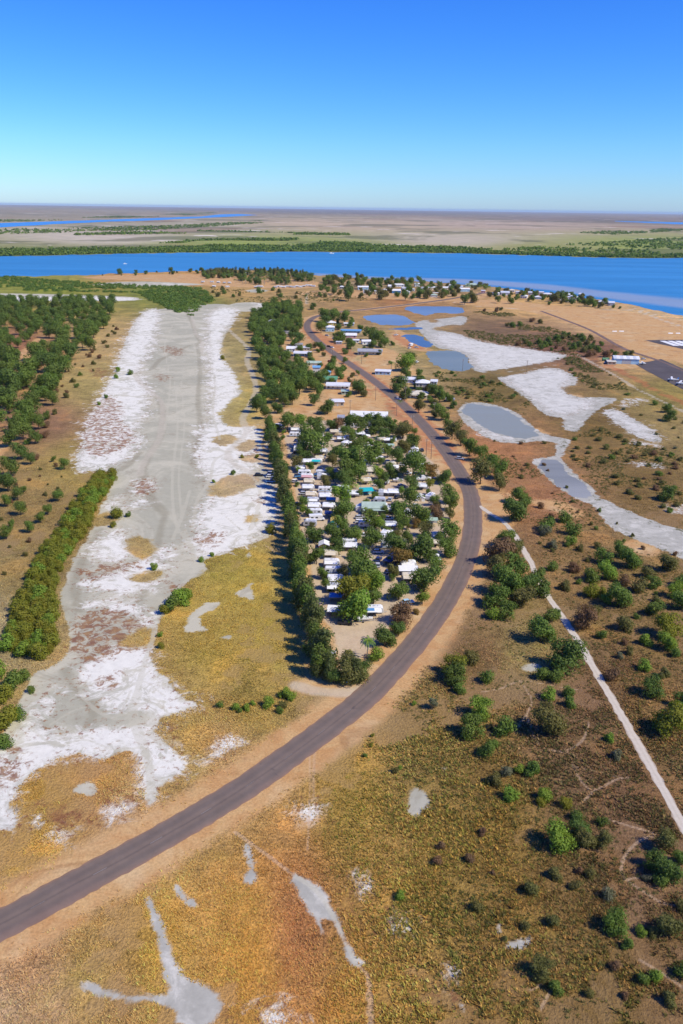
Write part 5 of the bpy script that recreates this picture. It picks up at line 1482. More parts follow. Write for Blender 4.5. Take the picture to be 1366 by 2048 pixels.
# --- caravans
def make_caravan(paint, awning=None, L=6.2, stripe=None, pop=False):
    root = empty('caravan')
    l, w = L / 2, 1.22
    prof = [(-l, .55), (-l - .15, 1.1), (-l + .1, 2.55), (-l + .5, 2.72), (l - .9, 2.72), (l - .15, 2.3), (l + .1, 1.3), (l - .2, .5)]
    MB().prism(prof, -w, w).build('body', PAINT[paint], root, bevel=.05)
    for x0, x1 in ((-l + .6, -l + 1.7), (l - 2.0, l - .9)):
        MB().box(x0, x1, -w - .03, -w + .02, 1.45, 2.1).build('window', GLASS, root)
        MB().box(x0, x1, w - .02, w + .03, 1.45, 2.1).build('window', GLASS, root)
    MB().box(-.3, .4, -w - .03, -w + .02, .62, 2.3).build('door', PAINT['silver'], root)
    MB().box(-.4, .4, -.35, .35, 2.725, 2.88).build('roof_hatch', PAINT['silver'], root)
    MB().box(l - 2.0, l - 1.2, -.4, .4, 2.725, 2.95, .05).build('air_conditioner', PAINT['white'], root)
    if stripe:
        MB().box(-l + .1, l - .25, -w - .022, -w + .01, .95, 1.2).build('stripe', PAINT[stripe], root)
    for s in (-1, 1):
        MB().tube([(0, s * (w - .22), .36), (0, s * (w + .02), .36)], .36, 10).build('wheel', TYRE, root)
    b = MB()
    for s in (-1, 1):
        b.tube([(l - .1, s * .7, .5), (l + 1.4, 0, .5)], .06, 5)
    b.build('drawbar', METAL, root)
    if awning:
        aw = MB().poly([(-l + .4, -w - .03, 2.45), (l - .8, -w - .03, 2.45), (l - .8, -w - 2.5, 2.15), (-l + .4, -w - 2.5, 2.15),
                        (-l + .4, -w - .03, 2.50), (l - .8, -w - .03, 2.50), (l - .8, -w - 2.5, 2.20), (-l + .4, -w - 2.5, 2.20)],
                       [(0, 3, 2, 1), (4, 5, 6, 7), (0, 1, 5, 4), (1, 2, 6, 5), (2, 3, 7, 6), (3, 0, 4, 7)]).build('awning', FADE if awning == 'white' else PAINT[awning], root)
        for x in (-l + .45, l - .85):
            MB().tube([(x, -w - 2.45, 0), (x, -w - 2.45, 2.2)], .03, 5).build('pole', METAL, aw)
    return root


def make_motorhome(paint, cab):
    root = empty('motorhome')
    MB().prism([(-3.3, .5), (-3.35, 2.9), (1.6, 2.95), (2.6, 2.75), (2.7, 2.1), (1.5, 2.0), (1.5, .5)], -1.15, 1.15).build('body', PAINT[paint], root, bevel=.05)
    MB().prism([(1.52, .45), (1.52, 1.97), (2.2, 1.95), (2.75, 1.2), (3.5, 1.05), (3.6, .45)], -.95, .95).build('cab', PAINT[cab], root, bevel=.05)
    MB().prism([(2.22, 1.9), (2.76, 1.22), (2.80, 1.22), (2.26, 1.92)], -.85, .85).build('windscreen', GLASS, root)
    for x0 in (-2.6, -.6):
        MB().box(x0, x0 + 1.1, -1.18, -1.13, 1.5, 2.15).build('window', GLASS, root)
        MB().box(x0, x0 + 1.1, 1.13, 1.18, 1.5, 2.15).build('window', GLASS, root)
    for x in (-2.0, 2.7):
        for s in (-1, 1):
            MB().tube([(x, s * .85, .38), (x, s * 1.17, .38)], .38, 10).build('wheel', TYRE, root)
    return root


def make_car(paint, ute=False):
    root = empty('pickup_truck' if ute else 'parked_car')
    if ute:
        prof = [(-2.5, .45), (-2.55, 1.05), (-.55, 1.08), (-.5, 1.1), (1.2, 1.1), (2.4, 1.0), (2.5, .45)]
        cab = [(-.5, 1.1), (-.35, 1.78), (.55, 1.78), (1.25, 1.1)]
    else:
        prof = [(-2.25, .4), (-2.3, .95), (-1.9, 1.05), (1.0, 1.02), (2.1, .88), (2.25, .4)]
        cab = [(-2.1, 1.04), (-1.75, 1.62), (.25, 1.65), (1.05, 1.02)]
    MB().prism(prof, -.92, .92).build('body', PAINT[paint], root, bevel=.07)
    c = MB().prism(cab, -.78, .78).build('window', GLASS, root, bevel=.05)
    (x0, x1) = (cab[1][0] + .05, cab[2][0] - .05)
    MB().box(x0, x1, -.72, .72, cab[1][1] + .003, cab[1][1] + .06).build('roof', PAINT[paint], root)
    if ute:
        MB().box(-2.4, -.62, -.8, .8, 1.085, 1.14).build('tray_cover', PAINT['dark'], root)
    for x in (-1.4, 1.4):
        for s in (-1, 1):
            MB().tube([(x, s * .74, .34), (x, s * .95, .34)], .34, 10).build('wheel', TYRE, root)
    for s in (-1, 1):
        xx = prof[-2][0]
        MB().box(xx - .02, xx + .06, s * .62 - .18, s * .62 + .18, .66, .82).build('headlight', PAINT['silver'], root)
    return root


def make_boat(big=False):
    root = empty('motor_boat')
    s = 1.5 if big else 1.0
    V, n = [], 7
    for i in range(n):
        t = i / (n - 1)
        x = (-2.6 + 5.2 * t) * s
        hw = 1.0 * s * (1 - max(0, t - .35) ** 2 * 2.3)
        hw = max(hw, .04)
        z = .55 + .25 * t * t
        V += [(x, 0, z + .05), (x, hw * .75, z + .3), (x, hw, z + .95 * s * .9), (x, hw * .8, z + .96 * s * .9), (x, -hw * .8, z + .96 * s * .9), (x, -hw, z + .95 * s * .9), (x, -hw * .75, z + .3)]
    F = []
    for i in range(n - 1):
        for j in range(7):
            F.append((i * 7 + j, i * 7 + (j + 1) % 7, (i + 1) * 7 + (j + 1) % 7, (i + 1) * 7 + j))
    F += [tuple(range(7)), tuple(range((n - 1) * 7 + 6, (n - 1) * 7 - 1, -1))]
    MB().poly(V, F).build('hull', PAINT['white'], root, smooth=False)
    top = .55 + .9 * s
    MB().prism([(-1.0 * s, top - .02), (-.8 * s, top + .75 * s), (.2 * s, top + .75 * s), (1.2 * s, top + .12)], -.6 * s, .6 * s).build('cabin', PAINT['white'], root, bevel=.05)
    MB().prism([(.25 * s, top + .72 * s), (1.12 * s, top + .18), (1.2 * s, top + .2), (.33 * s, top + .75 * s)], -.55 * s, .55 * s).build('windscreen', GLASS, root)
    MB().box(-2.9 * s, -2.6 * s, -.2, .2, .6, 1.5 * s).build('outboard_motor', PAINT['dark'], root)
    b = MB()
    for q in (-1, 1):
        b.tube([(-2.3 * s, q * .7, .5), (1.0 * s, q * .6, .5), (3.4 * s, 0, .5)], .06, 5)
    b.build('trailer_frame', METAL, root)
    for q in (-1, 1):
        MB().tube([(-.8, q * 1.0 * s - .1, .3), (-.8, q * 1.0 * s + .1, .3)], .3, 10).build('trailer_wheel', TYRE, root)
    return root


def make_tent(c0, c1, w=4.2, l=4.6):
    root = empty('tent')
    MB().prism([(-w / 2, 0), (-w / 2, 1.6), (0, 2.6), (w / 2, 1.6), (w / 2, 0)], -l / 2, l / 2).build('tent_body', PAINT[c1], root, bevel=.05)
    MB().poly([(-w / 2 - .15, -l / 2 - .2, 1.62), (0, -l / 2 - .2, 2.68), (w / 2 + .15, -l / 2 - .2, 1.62), (-w / 2 - .15, l / 2 + .2, 1.62), (0, l / 2 + .2, 2.68), (w / 2 + .15, l / 2 + .2, 1.62),
               (-w / 2 - .15, -l / 2 - .2, 1.66), (0, -l / 2 - .2, 2.74), (w / 2 + .15, -l / 2 - .2, 1.66), (-w / 2 - .15, l / 2 + .2, 1.66), (0, l / 2 + .2, 2.74), (w / 2 + .15, l / 2 + .2, 1.66)],
              [(0, 1, 4, 3), (1, 2, 5, 4), (6, 9, 10, 7), (7, 10, 11, 8), (0, 3, 9, 6), (2, 8, 11, 5), (0, 6, 7, 1), (1, 7, 8, 2), (3, 4, 10, 9), (4, 5, 11, 10)]).build('fly_sheet', PAINT[c0] if c0 != 'canvas' else FADE, root)
    MB().box(-.5, .5, -l / 2 - .04, -l / 2 + .02, .02, 1.7).build('door_flap', PAINT['tan'], root)
    return root


def make_annex(c, L=7.5, W_=4.5, h=2.5):
    root = empty('annexe')
    MB().poly([(-L / 2, -W_ / 2, h - .35), (L / 2, -W_ / 2, h - .35), (L / 2, W_ / 2, h), (-L / 2, W_ / 2, h), (-L / 2, -W_ / 2, h - .28), (L / 2, -W_ / 2, h - .28), (L / 2, W_ / 2, h + .07), (-L / 2, W_ / 2, h + .07)],
              [(0, 3, 2, 1), (4, 5, 6, 7), (0, 1, 5, 4), (1, 2, 6, 5), (2, 3, 7, 6), (3, 0, 4, 7)]).build('roof_sheet', FADE if c == 'white' else PAINT[c], root)
    for sx in (-1, 0, 1):
        for sy in (-1, 1):
            MB().tube([(sx * (L / 2 - .15), sy * (W_ / 2 - .1), 0), (sx * (L / 2 - .15), sy * (W_ / 2 - .1), h - (.33 if sy < 0 else .02))], .04, 5).build('post', METAL, root)
    MB().box(-L / 2 + .1, L / 2 - .1, W_ / 2 - .12, W_ / 2 - .08, .02, h - .05).build('back_wall', PAINT['grey'], root)
    return root


PR = {'cw': make_caravan('white', 'white', 6.2, 'silver'), 'cg': make_caravan('white', None, 6.6, 'blue'), 'cc': make_caravan('cream', 'cream', 5.6, 'tan'), 'cp': make_caravan('white', 'pink', 6.4, 'red'), 'cs': make_caravan('silver', 'white', 5.8, 'dark'),
      'cn': make_caravan('white', 'navy', 6.4, 'navy'), 'ct': make_caravan('white', 'teal', 6.2, 'grey'), 'mb': make_motorhome('white', 'blue'), 'mw': make_motorhome('white', 'white'),
      'aw': make_car('white'), 'ab': make_car('navy'), 'as': make_car('silver'), 'ad': make_car('dark'), 'al': make_car('pale_blue'), 'ar': make_car('red'), 'uw': make_car('white', True), 'ub': make_car('blue', True), 'ud': make_car('dark', True),
      'bs': make_boat(False), 'bl': make_boat(True), 'ty': make_tent('yellow', 'teal'), 'tw': make_tent('canvas', 'white'), 'to': make_tent('canvas', 'rust'), 'nw': make_annex('white'), 'nn': make_annex('navy', 8.5, 3.2), 'nt': make_annex('teal', 6.5, 5.0, 3.0), 'nb': make_annex('blue', 4.5, 3.0, 2.6), 'ng': make_annex('pale_green', 5, 3.2, 2.5)}
INFO = {'cw': ('white caravan with pale awning', 'caravan'), 'cg': ('white caravan with a blue stripe', 'caravan'), 'cc': ('cream caravan with cream awning', 'caravan'), 'cp': ('white caravan with a pink awning', 'caravan'), 'cs': ('silver caravan with white awning', 'caravan'), 'cn': ('white caravan with a navy awning', 'caravan'), 'ct': ('white caravan with teal awning', 'caravan'),
        'mb': ('white motorhome with a blue cab', 'motorhome'), 'mw': ('all-white motorhome', 'motorhome'), 'aw': ('white car', 'car'), 'ab': ('navy blue car', 'car'), 'as': ('silver car', 'car'), 'ad': ('black car', 'car'), 'al': ('pale blue car', 'car'), 'ar': ('red car', 'car'), 'uw': ('white pickup', 'pickup'), 'ub': ('blue pickup', 'pickup'), 'ud': ('black pickup', 'pickup'),
        'bs': ('small white motor boat on a trailer', 'boat'), 'bl': ('large white cabin boat on a trailer', 'boat'), 'ty': ('teal tent with a yellow fly', 'tent'), 'tw': ('white tent', 'tent'), 'to': ('rust-coloured tent with white fly', 'tent'), 'nw': ('white annexe roof on posts', 'annexe'), 'nn': ('long navy annexe roof', 'annexe'), 'nt': ('bright teal shade sail', 'annexe'), 'nb': ('blue tarpaulin roof on posts', 'annexe'), 'ng': ('pale green annexe roof', 'annexe')}
GRP = {'caravan': 'caravans in the park', 'motorhome': 'motorhomes in the park', 'car': 'parked cars', 'pickup': 'parked pickups', 'boat': 'boats on trailers', 'tent': 'tents in the park', 'annexe': 'annexe roofs in the park'}
SPOTS = [
    ('cw', 591, 864, 4, 'at the top of the west lane'), ('cg', 590, 873, 0, 'second along the west lane'), ('ab', 596, 883, 20, 'under a tree by the west lane'), ('al', 592, 895, 10, 'beside the navy car'), ('ad', 594, 907, 5, 'in shade beside the pale blue car'), ('cw', 604, 888, 0, 'behind the navy car'),
    ('cs', 645, 907, 0, 'between two gum trees'), ('as', 644, 917, 5, 'behind the silver caravan'), ('cw', 614, 928, 3, 'beyond the olive gum tree'), ('ct', 633, 927, -4, 'in the middle rows'), ('ab', 642, 940, 12, 'beside the teal awning'), ('cs', 601, 941, 8, 'with its end to the west lane'),
    ('ub', 598, 954, 20, 'towing by the west lane'), ('cg', 609, 950, 2, 'behind the blue pickup'), ('cp', 614, 958, 0, 'in the west row'), ('mb', 642, 951, 180, 'in the middle row'), ('aw', 591, 966, -30, 'on the west lane'), ('cc', 618, 968, 0, 'below the pink awning'), ('cw', 616, 980, 2, 'in the west row below the cream one'),
    ('cg', 650, 984, 0, 'in the second row'), ('cw', 650, 997, 3, 'in the second row by the grey palm'), ('cc', 622, 994, 0, 'below a leafy shrub'), ('as', 609, 989, 0, 'beside the west row'), ('cs', 626, 1006, 0, 'first of the row of pale roofs'), ('cw', 628, 1017, 0, 'second of the row of pale roofs'), ('cg', 630, 1029, 0, 'third of the row of pale roofs'), ('mw', 633, 1041, 10, 'at the end of the pale roofs'),
    ('cw', 658, 1017, -5, 'beside the navy annexe'), ('nb', 662, 1007, 0, 'between white caravans'), ('nn', 668, 1035, -4, 'beside the shade tree'), ('ty', 671, 1046, 0, 'pitched beside the navy annexe'), ('as', 720, 1037, 10, 'parked by the green-roofed kitchen'), ('aw', 720, 1046, 0, 'parked beside the silver car'), ('ad', 595, 1011, 15, 'near the pale roofs'),
    ('cs', 680, 1058, 10, 'half hidden under a gum'), ('to', 648, 1095, 0, 'beside the west lane'), ('nw', 696, 1100, 0, 'in the open bay'), ('cg', 698, 1090, 5, 'in the open bay'), ('cc', 661, 1113, 0, 'below the rust tent'), ('cw', 663, 1131, 0, 'facing the lower west lane'), ('cg', 667, 1147, 0, 'next down the lower west lane'), ('cw', 671, 1164, 0, 'further down the lower west lane'),
    ('cs', 668, 1180, 0, 'at the foot of the lower west lane'), ('nb', 671, 1203, 0, 'by the bright shade trees'), ('nw', 676, 1230, -6, 'at the park corner beside the black pickup'), ('cw', 748, 1226, 4, 'beside the blue tarpaulin'), ('nb', 735, 1230, 4, 'beside the boat at the park corner'), ('bs', 730, 1243, 8, 'beside the turning circle'), ('ud', 690, 1249, -8, 'at the turning circle'), ('as', 664, 1312, 80, 'in the she-oak shade'),
    ('cw', 691, 891, 60, 'standing beside a russet tree'), ('cs', 683, 882, 0, 'beside a leafless shrub'), ('aw', 736, 862, 40, 'near the reception building'), ('cg', 738, 852, 30, 'behind the reception building'), ('nw', 780, 886, 0, 'with a red chair near the east trees'), ('cc', 764, 884, 10, 'beside the east annexe'), ('ng', 780, 897, 0, 'over the east amenities'), ('tw', 829, 902, 0, 'under the east fence trees'),
    ('ad', 843, 902, 100, 'by the power poles'), ('bl', 847, 962, 6, 'in the boat bay'), ('bs', 775, 967, 80, 'near the boat bay'), ('bs', 796, 964, 5, 'in the boat bay'), ('ab', 872, 961, 10, 'beside the large cabin boat'), ('cw', 844, 977, -5, 'below the large cabin boat'), ('as', 803, 974, 30, 'beside the dark round tree'), ('cs', 762, 991, 85, 'by the teal shade sail'), ('cg', 860, 998, 60, 'in the east bays'),
    ('tw', 840, 1000, 0, 'in the east bays'), ('as', 780, 1001, 80, 'beside the kitchen'), ('ad', 797, 996, 40, 'in a patch of shade'), ('nt', 733, 990, 10, 'over the swimming pool'), ('cw', 708, 992, 0, 'beside the pool palms'), ('cs', 781, 1055, 0, 'in the central shade'), ('ng', 864, 1048, 0, 'on the east side'), ('cw', 770, 1072, 70, 'by a brown awning'), ('cg', 766, 1082, 10, 'in the central rows'), ('cw', 876, 1077, 0, 'by the bare shrub'),
    ('cc', 872, 1090, -5, 'on the road side'), ('mw', 864, 1122, -8, 'on the road side'), ('cw', 816, 1134, 0, 'below the russet crowned tree'), ('nw', 816, 1148, 0, 'in front of the big dark tree'), ('nn', 782, 1126, 60, 'beside the russet crowned tree'), ('ab', 757, 1121, 70, 'in deep shade'), ('ab', 781, 1147, 10, 'beside the lower annexe'), ('cc', 818, 1160, 0, 'tucked under the big dark tree'), ('al', 816, 1207, 20, 'beneath the lower trees'), ('ub', 704, 1362, 30, 'at the corner under she-oaks'),
    ('aw', 757, 1106, 0, 'near the central rows'), ('as', 700, 1078, 20, 'below the shade trees'), ('cw', 720, 872, 10, 'beneath the upper gums'), ('cg', 700, 880, 0, 'beneath the upper gums'), ('cw', 560, 856, 0, 'at the head of the she-oak row'), ('ad', 566, 865, 0, 'at the head of the she-oak row'), ('cc', 668, 868, 5, 'below the dark round trees'), ('aw', 740, 886, 30, 'under the east gums'),
    ('as', 543, 949, 0, 'parked outside the she-oak row'), ('aw', 541, 955, 0, 'parked outside the she-oak row'), ('ub', 542, 965, 0, 'parked outside the she-oak row'), ('ad', 518, 952, 0, 'on the flat outside the she-oak row'), ('as', 920, 919, -20, 'alone on the sandy road verge'), ('ad', 658, 694, -40, 'driving on the upper road'), ('aw', 664, 696, -40, 'following on the upper road'), ('aw', 797, 799, -42, 'on the verge below the stilt house'),
    ('uw', 792, 671, 20, 'on the red clearing by the pond'), ('mw', 822, 692, 60, 'on the red clearing'), ('aw', 819, 697, 60, 'beside the motorhome on the red clearing'), ('as', 833, 696, 0, 'at the pond edge'), ('aw', 834, 725, 60, 'behind the large round tree'), ('as', 654, 672, -30, 'in front of the bend houses'), ('aw', 668, 678, -30, 'on the red verge'), ('ar', 660, 724, -40, 'beside the upper road'), ('ad', 929, 604, 0, 'on the town road'),
    ('uw', 1274, 728, 0, 'outside the hangar'), ('as', 1287, 719, 20, 'behind the apron'), ('aw', 1213, 726, 30, 'beside the hangar'), ('uw', 1222, 725, 20, 'beside the hangar'),
    ('cw', 406, 565, 0, 'at the edge of the palm grove'), ('cg', 424, 565, 0, 'at the edge of the palm grove'), ('cw', 437, 566, 0, 'at the edge of the palm grove'), ('cs', 449, 567, 0, 'at the edge of the palm grove'), ('cw', 459, 567, 0, 'at the edge of the palm grove'),
] + [(['cw', 'cg', 'cs', 'mw'][i % 4], x, 574 + (i % 3) * .8 - (x > 605) * 2, [0, 20, -10][i % 3], 'at the edge of the palm grove') for i, x in enumerate([428, 455, 512, 517, 523, 551, 556, 562, 568, 574, 581, 588, 594, 601, 608, 615, 621, 627])]
used = set()
for key, x, y, deg, where in SPOTS:
    src = PR[key]
    o = src if key not in used else copy_tree(src)
    used.add(key)
    p = G(x, y)
    o.location = (p[0], p[1], 0)
    o.rotation_euler = (0, 0, R(deg))
    sc = 1.0
    if y > 600 and y < 720 and key[0] in 'au':
        sc = 1.0
    lab, cat = INFO[key]
    tag(o, f'{lab} {where}', cat, GRP[cat])
# more vans and cars tucked into the bays between the trees
bay = GP([(575, 860), (780, 840), (840, 890), (895, 960), (915, 1040), (900, 1110), (850, 1180), (790, 1180), (700, 1165), (650, 1160), (625, 1080), (605, 980)])
taken = [tuple(G(q[1], q[2])[:2]) for q in SPOTS]
stems = [(t[0], t[1]) for t in TREES if inside(np.array([[t[0], t[1]]]), bay)[0]]
rb = random.Random(404)
lo_, hi_ = bay.min(0), bay.max(0)
made = 0
for _ in range(6000):
    if made >= 62:
        break
    p = (rb.uniform(lo_[0], hi_[0]), rb.uniform(lo_[1], hi_[1]))
    if not inside(np.array([p]), bay)[0]:
        continue
    if min((p[0] - q[0]) ** 2 + ((p[1] - q[1]) * 1.3) ** 2 for q in taken) < 6.2 ** 2 or min((p[0] - q[0]) ** 2 + (p[1] - q[1]) ** 2 for q in stems) < 3.0 ** 2:
        continue
    if float(line_dist(np.array([p]), ROAD_W, 30)[0]) < 16:
        continue
    key = rb.choice(['cw', 'cw', 'cg', 'cs', 'cc', 'nw', 'mw', 'aw', 'as', 'ad', 'uw', 'tw'])
    o = PR[key] if key not in used else copy_tree(PR[key])
    used.add(key)
    o.location = (p[0], p[1], 0)
    o.rotation_euler = (0, 0, R(rb.choice([0, 0, 5, -6, 90, 175])))
    taken.append(p)
    made += 1
    lab, cat = INFO[key]
    tag(o, f'{lab} tucked between the shade trees', cat, GRP[cat])
for key in PR:
    if key not in used:
        for ch in list(PR[key].children_recursive) + [PR[key]]:
            bpy.data.objects.remove(ch)

# --- camp kitchen with wide pale green roof and the pool beneath the shade sail
house(747, 1021, 44, 8, 2.6, 'gable', 'tan', 'pale_green', 0, 'wide pale green roof of the camp kitchen beside the pool', None, 'building', 0, 5, 'camp_kitchen', True)
house(738, 948, 22, 6, 2.4, 'gable', 'cream', 'cream', 5, 'small cream-roofed amenities block between palms', None, 'building', 0, 3, 'amenities_block')
pl = empty('swimming_pool', tuple(G(735, 985)), R(10))
MB().box(-5, 5, -2.8, 2.8, .02, .12).build('coping', PAINT['cream'], pl)
pmw = water_mat('pool_water', (.02, .40, .45), (.03, .42, .48), .15, .1)
MB().box(-4.5, 4.5, -2.3, 2.3, .125, .14).build('water', pmw, pl)
tag(pl, 'turquoise swimming pool beside the camp kitchen', 'pool')

# --- power poles
def make_pole():
    root = empty('power_pole')
    MB().tube([(0, 0, -.1), (0, 0, 10.2)], [.17, .12], 8).build('pole', WOOD, root)
    for z in (9.7, 8.8):
        a = MB().box(-1.2, 1.2, -.06, .06, z, z + .12).build('crossarm', WOOD, root)
        for s in (-1, -.4, .4, 1):
            MB().tube([(s * 1.05, 0, z + .121), (s * 1.05, 0, z + .36)], .06, 6).build('insulator', PAINT['white'], a)
    return root


POLES = [(852, 913, 'beside the white tent at the park fence'), (862, 918, 'next to the double-armed pole'), (824, 862, 'by the dark trees at the park fence'), (793, 832, 'on the verge behind reception'), (751, 801, 'on bare ground across from the stilt house'), (665, 723, 'beside the red car'), (624, 695, 'on the verge by the white flat roofs'),
         (723, 728, 'in the yard of the long cream house'), (810, 802, 'below the stilt house'), (868, 835, 'under the verge trees facing reception'), (600, 642, 'in the wood by the bend'), (1053, 745, 'standing on the pale flat'), (925, 742, 'at the corner of the murky pond'), (700, 830, 'behind the park reception building')]
pp = make_pole()
for i, (x, y, where) in enumerate(POLES):
    o = pp if i == 0 else copy_tree(pp)
    p = G(x, y)
    o.location = (p[0], p[1], 0)
    o.rotation_euler = (0, 0, R(35))
    tag(o, f'wooden power pole with crossarms {where}', 'power pole', 'power poles along the road')

# --- airfield hangar, aircraft, markers
hg = empty('hangar', tuple(G(1250, 726)), R(-8))
MB().box(-11, 11, -6, 6, 0, 4.6).build('wall', PAINT['pale_blue'], hg)
for i in range(8):
    x0 = -11.6 + i * 2.9
    MB().poly([(x0, -6.6, 4.62), (x0 + 2.88, -6.6, 4.62), (x0 + 2.88, 0, 6.5), (x0, 0, 6.5), (x0, 6.6, 4.62), (x0 + 2.88, 6.6, 4.62),
               (x0, -6.6, 4.8), (x0 + 2.88, -6.6, 4.8), (x0 + 2.88, 0, 6.7), (x0, 0, 6.7), (x0, 6.6, 4.8), (x0 + 2.88, 6.6, 4.8)],
              [(0, 1, 2, 3), (3, 2, 5, 4), (6, 9, 8, 7), (9, 10, 11, 8), (0, 6, 7, 1), (4, 5, 11, 10), (0, 3, 9, 6), (3, 4, 10, 9), (1, 7, 8, 2), (2, 8, 11, 5)]).build('roof_sheet', ROOF['white' if i % 2 else 'silver'], hg)
MB().box(-4, 4, -6.06, -5.98, .02, 3.8).build('sliding_door', PAINT['grey'], hg)
tag(hg, 'airfield hangar with striped white and silver roof', 'hangar')
house(1222, 728, 16, 8, 2.6, 'flat', 'tan', 'cream', -8, 'low cream shelter beside the striped hangar', None, 'building', 0, 2, 'terminal_shed')
tk = empty('fuel_tank', tuple(G(1211, 722)), R(0))
MB().tube([(-3.2, 0, 1.7), (3.2, 0, 1.7)], 1.4, 12).build('tank', PAINT['green'], tk)
for s in (-2, 2):
    MB().box(s - .2, s + .2, -.9, .9, 0, .6).build('support', PAINT['grey'], tk)
tag(tk, 'green fuel tank beside the striped hangar', 'tank')


def make_plane():
    root = empty('light_aircraft')
    st = [(-3.6, .12, 1.25), (-2.4, .32, 1.15), (-.6, .58, 1.1), (1.0, .62, 1.05), (2.4, .5, 1.0), (3.2, .3, .95), (3.5, .1, .95)]
    MB().tube([(x, 0, z) for x, r_, z in st], [r_ for x, r_, z in st], 10).build('fuselage', PAINT['white'], root, smooth=True)
    MB().prism([(.3, 1.45), (.2, 1.95), (1.6, 1.9), (2.1, 1.4)], -.5, .5).build('canopy', GLASS, root, bevel=.08)
    for s in (-1, 1):
        MB().poly([(0, s * .3, 1.9), (1.5, s * .3, 1.9), (1.3, s * 5.4, 2.0), (.3, s * 5.4, 2.0), (0, s * .3, 2.02), (1.5, s * .3, 2.05), (1.3, s * 5.4, 2.08), (.3, s * 5.4, 2.08)],
                  [(0, 3, 2, 1), (4, 5, 6, 7), (0, 1, 5, 4), (1, 2, 6, 5), (2, 3, 7, 6), (3, 0, 4, 7)]).build('wing', PAINT['white'], root)
        MB().poly([(-3.7, s * .05, 1.4), (-2.8, s * .05, 1.4), (-3.0, s * 1.7, 1.45), (-3.6, s * 1.7, 1.45), (-3.7, s * .05, 1.48), (-2.8, s * .05, 1.48), (-3.0, s * 1.7, 1.5), (-3.6, s * 1.7, 1.5)],
                  [(0, 3, 2, 1), (4, 5, 6, 7), (0, 1, 5, 4), (1, 2, 6, 5), (2, 3, 7, 6), (3, 0, 4, 7)]).build('tailplane', PAINT['white'], root)
        MB().tube([(.3, s * .9, .28), (.3, s * 1.05, .28)], .28, 8).build('wheel', TYRE, root)
    MB().prism([(-3.8, 1.3), (-3.9, 2.7), (-3.3, 2.7), (-2.4, 1.4)], -.06, .06).build('fin', PAINT['blue'], root)
    MB().box(3.5, 3.56, -.9, .9, .88, 1.02).build('propeller', PAINT['dark'], root)
    MB().tube([(2.6, -.08, .26), (2.6, .08, .26)], .26, 8).build('wheel', TYRE, root)
    return root


pn = make_plane()
for i, (x, y, a, sc, where) in enumerate([(1284, 729, 0, 1.0, 'nearest the hangar'), (1345, 762, 160, 1.2, 'at the apron edge'), (1362, 770, 150, 1.2, 'second at the apron edge')]):
    o = pn if i == 0 else copy_tree(pn)
    p = G(x, y)
    o.location = (p[0], p[1], .102); o.rotation_euler = (0, 0, R(a)); o.scale = (sc,) * 3
    tag(o, f'white high-wing light aircraft parked {where}', 'aircraft', 'aircraft on the apron')
mk = empty('runway_marker')
MB().poly([(-2.6, -.6, 0), (2.6, -.6, 0), (2.6, .6, 0), (-2.6, .6, 0), (-2.6, 0, .8), (2.6, 0, .8)], [(0, 3, 2, 1), (0, 1, 5, 4), (2, 3, 4, 5), (1, 2, 5), (3, 0, 4)]).build('marker_face', PAINT['white'], mk)
MB().box(-2.7, 2.7, -.7, .7, -.05, .0).build('base', PAINT['grey'], mk)
for i, (x, y) in enumerate([(1229, 663), (1243, 663), (1341, 667), (1356, 667)]):
    o = mk if i == 0 else copy_tree(mk)
    p = G(x, y)
    o.location = (p[0], p[1], .05); o.rotation_euler = (0, 0, R(0))
    tag(o, 'white gable marker on the grass airstrip', 'marker', 'white markers on the airstrip')

# --- boats on the river
for i, (x, y, lab) in enumerate([(663, 507.5, 'white cabin cruiser moored off the far bank'), (250, 528, 'small white boat in the middle of the river')]):
    root = empty('river_boat', tuple(G(x, y, .05)), R(10 * i))
    s = 1.3 if i == 0 else .8
    MB().poly([(-5 * s, -1.5 * s, 0), (2.5 * s, -1.5 * s, 0), (5.5 * s, 0, .1), (2.5 * s, 1.5 * s, 0), (-5 * s, 1.5 * s, 0), (-5 * s, -1.7 * s, 1.3 * s), (2.8 * s, -1.7 * s, 1.4 * s), (6.2 * s, 0, 1.9 * s), (2.8 * s, 1.7 * s, 1.4 * s), (-5 * s, 1.7 * s, 1.3 * s)],
              [(0, 4, 3, 2, 1), (5, 6, 7, 8, 9), (0, 1, 6, 5), (1, 2, 7, 6), (2, 3, 8, 7), (3, 4, 9, 8), (4, 0, 5, 9)]).build('hull', PAINT['white'], root)
    MB().box(-3 * s, 1.5 * s, -1.1 * s, 1.1 * s, 1.4 * s, 2.9 * s, .1).build('cabin', PAINT['white'], root)
    MB().box(1.42 * s, 1.5 * s, -.9 * s, .9 * s, 1.9 * s, 2.5 * s).build('windscreen', GLASS, root)
    tag(root, lab, 'boat', 'boats on the river')
